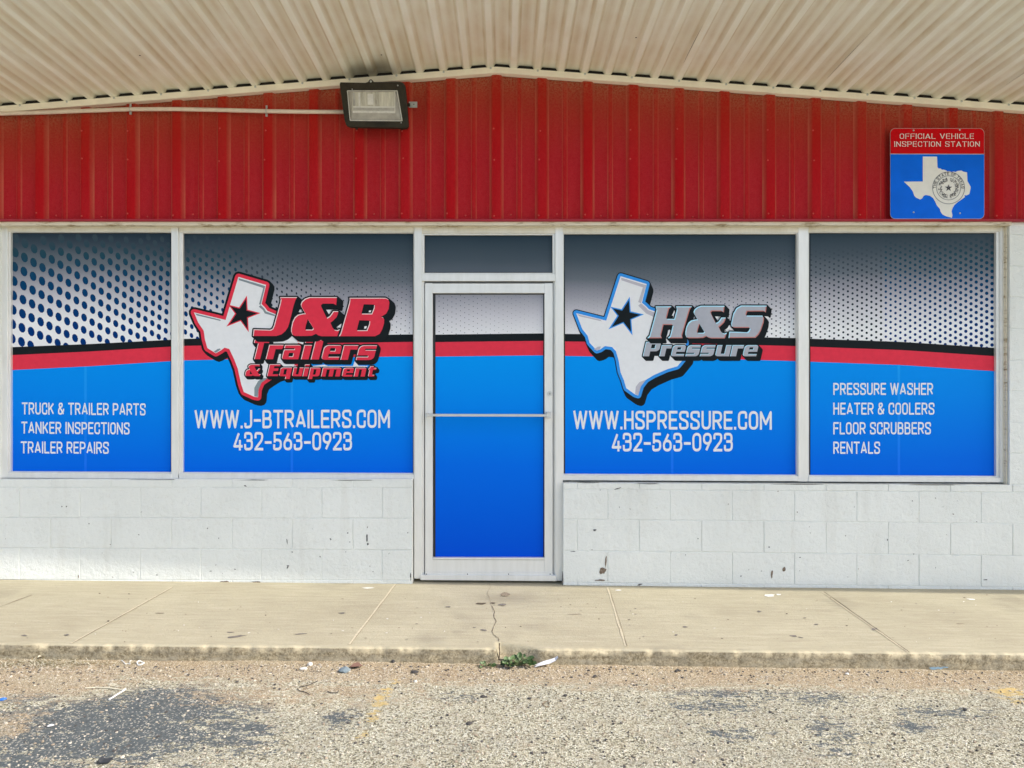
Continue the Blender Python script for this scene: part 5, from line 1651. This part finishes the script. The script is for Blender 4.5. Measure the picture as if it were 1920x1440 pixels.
wr = MB(); wr.tube([GP(x, y, .004) for x, y in ((596, 1278), (588, 1282), (576, 1287), (562, 1290), (557, 1293), (562, 1296), (574, 1299), (580, 1303))], .0018, 5)
tag(wr.build("wire", [M['wire']]), "thin black wire curling on the sand left of the yellow paint", "wire")
wr = MB(); wr.tube([GP(x, y, .004) for x, y in ((614, 1297), (620, 1300), (632, 1300), (635, 1296))], .002, 5)
tag(wr.build("twig", [M['wire']]), "short bent dark twig between the wire and the yellow paint", "twig")
rg = MB()
pts = [GP(1024.5 + 6 * math.cos(2 * math.pi * k / 12 + 1), 1322.5 + 5.5 * math.sin(2 * math.pi * k / 12 + 1), .003) for k in range(12)]
rg.tube(pts, .0014, 5); tag(rg.build("rubber_band", [M['ringbrown']]), "thin brown rubber ring lying on pale gravel", "litter")
def leaf_thing(px, py, w, h, mat, label, rot=0.0, lift=.004):
    c = GP(px, py, lift); k = (D + c.y) / F
    mb = MB()
    o_ = [(-.5, 0), (-.25, .35), (.1, .45), (.5, .05), (.15, -.3), (-.25, -.3)]
    P_ = [Vector((c.x + (x * math.cos(rot) - y * math.sin(rot)) * w * k, c.y + (x * math.sin(rot) + y * math.cos(rot)) * w * k, c.z + abs(y) * h * k)) for x, y in o_]
    top_ = c + Vector((0, 0, .001))
    for i in range(6):
        mb.face([top_, P_[i], P_[(i + 1) % 6]], 0)
        dn = Vector((0, 0, -.001)); mb.face([top_ + dn, P_[(i + 1) % 6] + dn, P_[i] + dn], 0)
    return tag(mb.build("dry_leaf", [mat]), label, "leaf", "dry leaves on the ground")
leaf_thing(668, 1255, 24, 9, M['dryleaf'], "curled brown leaf right of the blue grey stone", .1, .008)
leaf_thing(1137, 1390, 8, 5, M['rock_dark'], "dark leaf standing on gravel at lower right of the middle", 1.0)
leaf_thing(1116, 1271, 10, 5, M['rock_dark'], "small dark curled leaf on sand right of the paper scrap", .2)
leaf_thing(78, 1237, 14, 8, M['straw'], "pale dry leaf caught in dry grass at the kerb", .7, .015)
leaf_thing(95, 1362, 13, 2, M['plastic_white'], "flat white scrap on the tar patch at left", .5)

# dry grass along the kerb at left (uncountable)
dg = MB()
def blade(px, py, L, m):
    p = GP(px, py, .001)
    a = rng.uniform(0, 2 * math.pi)
    d = Vector((math.cos(a), math.sin(a) * .7, rng.uniform(.02, .45))).normalized()
    s_ = d.cross(Vector((0, 0, 1))).normalized() * .0011
    q = p + d * L + Vector((0, 0, -.2 * L))
    mid_ = (p + q) / 2 + Vector((0, 0, L * .12))
    dg.face([p - s_, p + s_, mid_ + s_, mid_ - s_], m); dg.face([mid_ - s_, mid_ + s_, q], m)
for _ in range(700):
    px = rng.gauss(75, 45) if rng.random() < .75 else rng.uniform(0, 260)
    if px < -20: continue
    blade(px, rng.gauss(1245, 4.5) if px < 150 else rng.gauss(1245, 2), rng.uniform(.015, .06), rng.choice([0, 0, 1, 2]))
for _ in range(160): blade(rng.uniform(0, 1920), 1247 + rng.gauss(0, 3), rng.uniform(.01, .03), rng.choice([0, 1, 2]))
M['straw2'] = simple("brown_straw", (.27, .20, .10, 1), .8, vary=.25)
M['straw3'] = simple("olive_straw", (.20, .18, .08, 1), .8, vary=.25)
tag(dg.build("dry_grass", [M['straw'], M['straw2'], M['straw3']]), "dry grass litter gathered along the foot of the kerb", "grass", kind="stuff")

# loose gravel (uncountable)
def pebble_cloud():
    base_v = []
    bm = bmesh.new(); bmesh.ops.create_icosphere(bm, subdivisions=1, radius=1)
    bv = np.array([v.co[:] for v in bm.verts]); bf = [[v.index for v in f_.verts] for f_ in bm.faces]; bm.free()
    VS, FS, MS = [], [], []
    off = 0
    for i in range(5200):
        if i < 3400: px, py = rng.uniform(-20, 1940), 1248 + 195 * rng.random() ** 1.1
        else: px, py = rng.uniform(-20, 1940), 1249 + abs(rng.gauss(0, 14))
        p = G_(px, py)
        if p.y > -1.215: continue
        z = ground_z(p.x, p.y)
        s_ = rng.choice([.0022, .0028, .0035, .0045, .006]) * rng.uniform(.7, 1.2)
        sc_ = np.array([rng.uniform(.8, 1.4), rng.uniform(.8, 1.3), rng.uniform(.45, .8)]) * s_
        a = rng.uniform(0, 6.28); R_ = np.array([[math.cos(a), -math.sin(a), 0], [math.sin(a), math.cos(a), 0], [0, 0, 1]])
        v_ = (bv * (1 + nrng.uniform(-.25, .25, (len(bv), 1))) * sc_) @ R_.T + np.array([p.x, p.y, z + s_ * .3])
        VS.append(v_); FS += [[k + off for k in f_] for f_ in bf]
        MS += [rng.choice([0, 0, 0, 1, 1, 2, 2])] * len(bf)
        off += len(bv)
    mb = MB(); mb.v = [tuple(r) for r in np.concatenate(VS)]; mb.f = [tuple(f_) for f_ in FS]; mb.m = MS
    return mb
M['peb_a'] = simple("pebble_pale", (.52, .46, .37, 1), .9, vary=.25, scale=40)
M['peb_b'] = simple("pebble_tan", (.32, .26, .19, 1), .9, vary=.3, scale=40)
M['peb_c'] = simple("pebble_dark", (.08, .072, .066, 1), .9, vary=.3, scale=40)
tag(pebble_cloud().build("gravel", [M['peb_a'], M['peb_b'], M['peb_c']]), "loose gravel scattered on the sandy lot in front of the kerb", "gravel", kind="stuff")
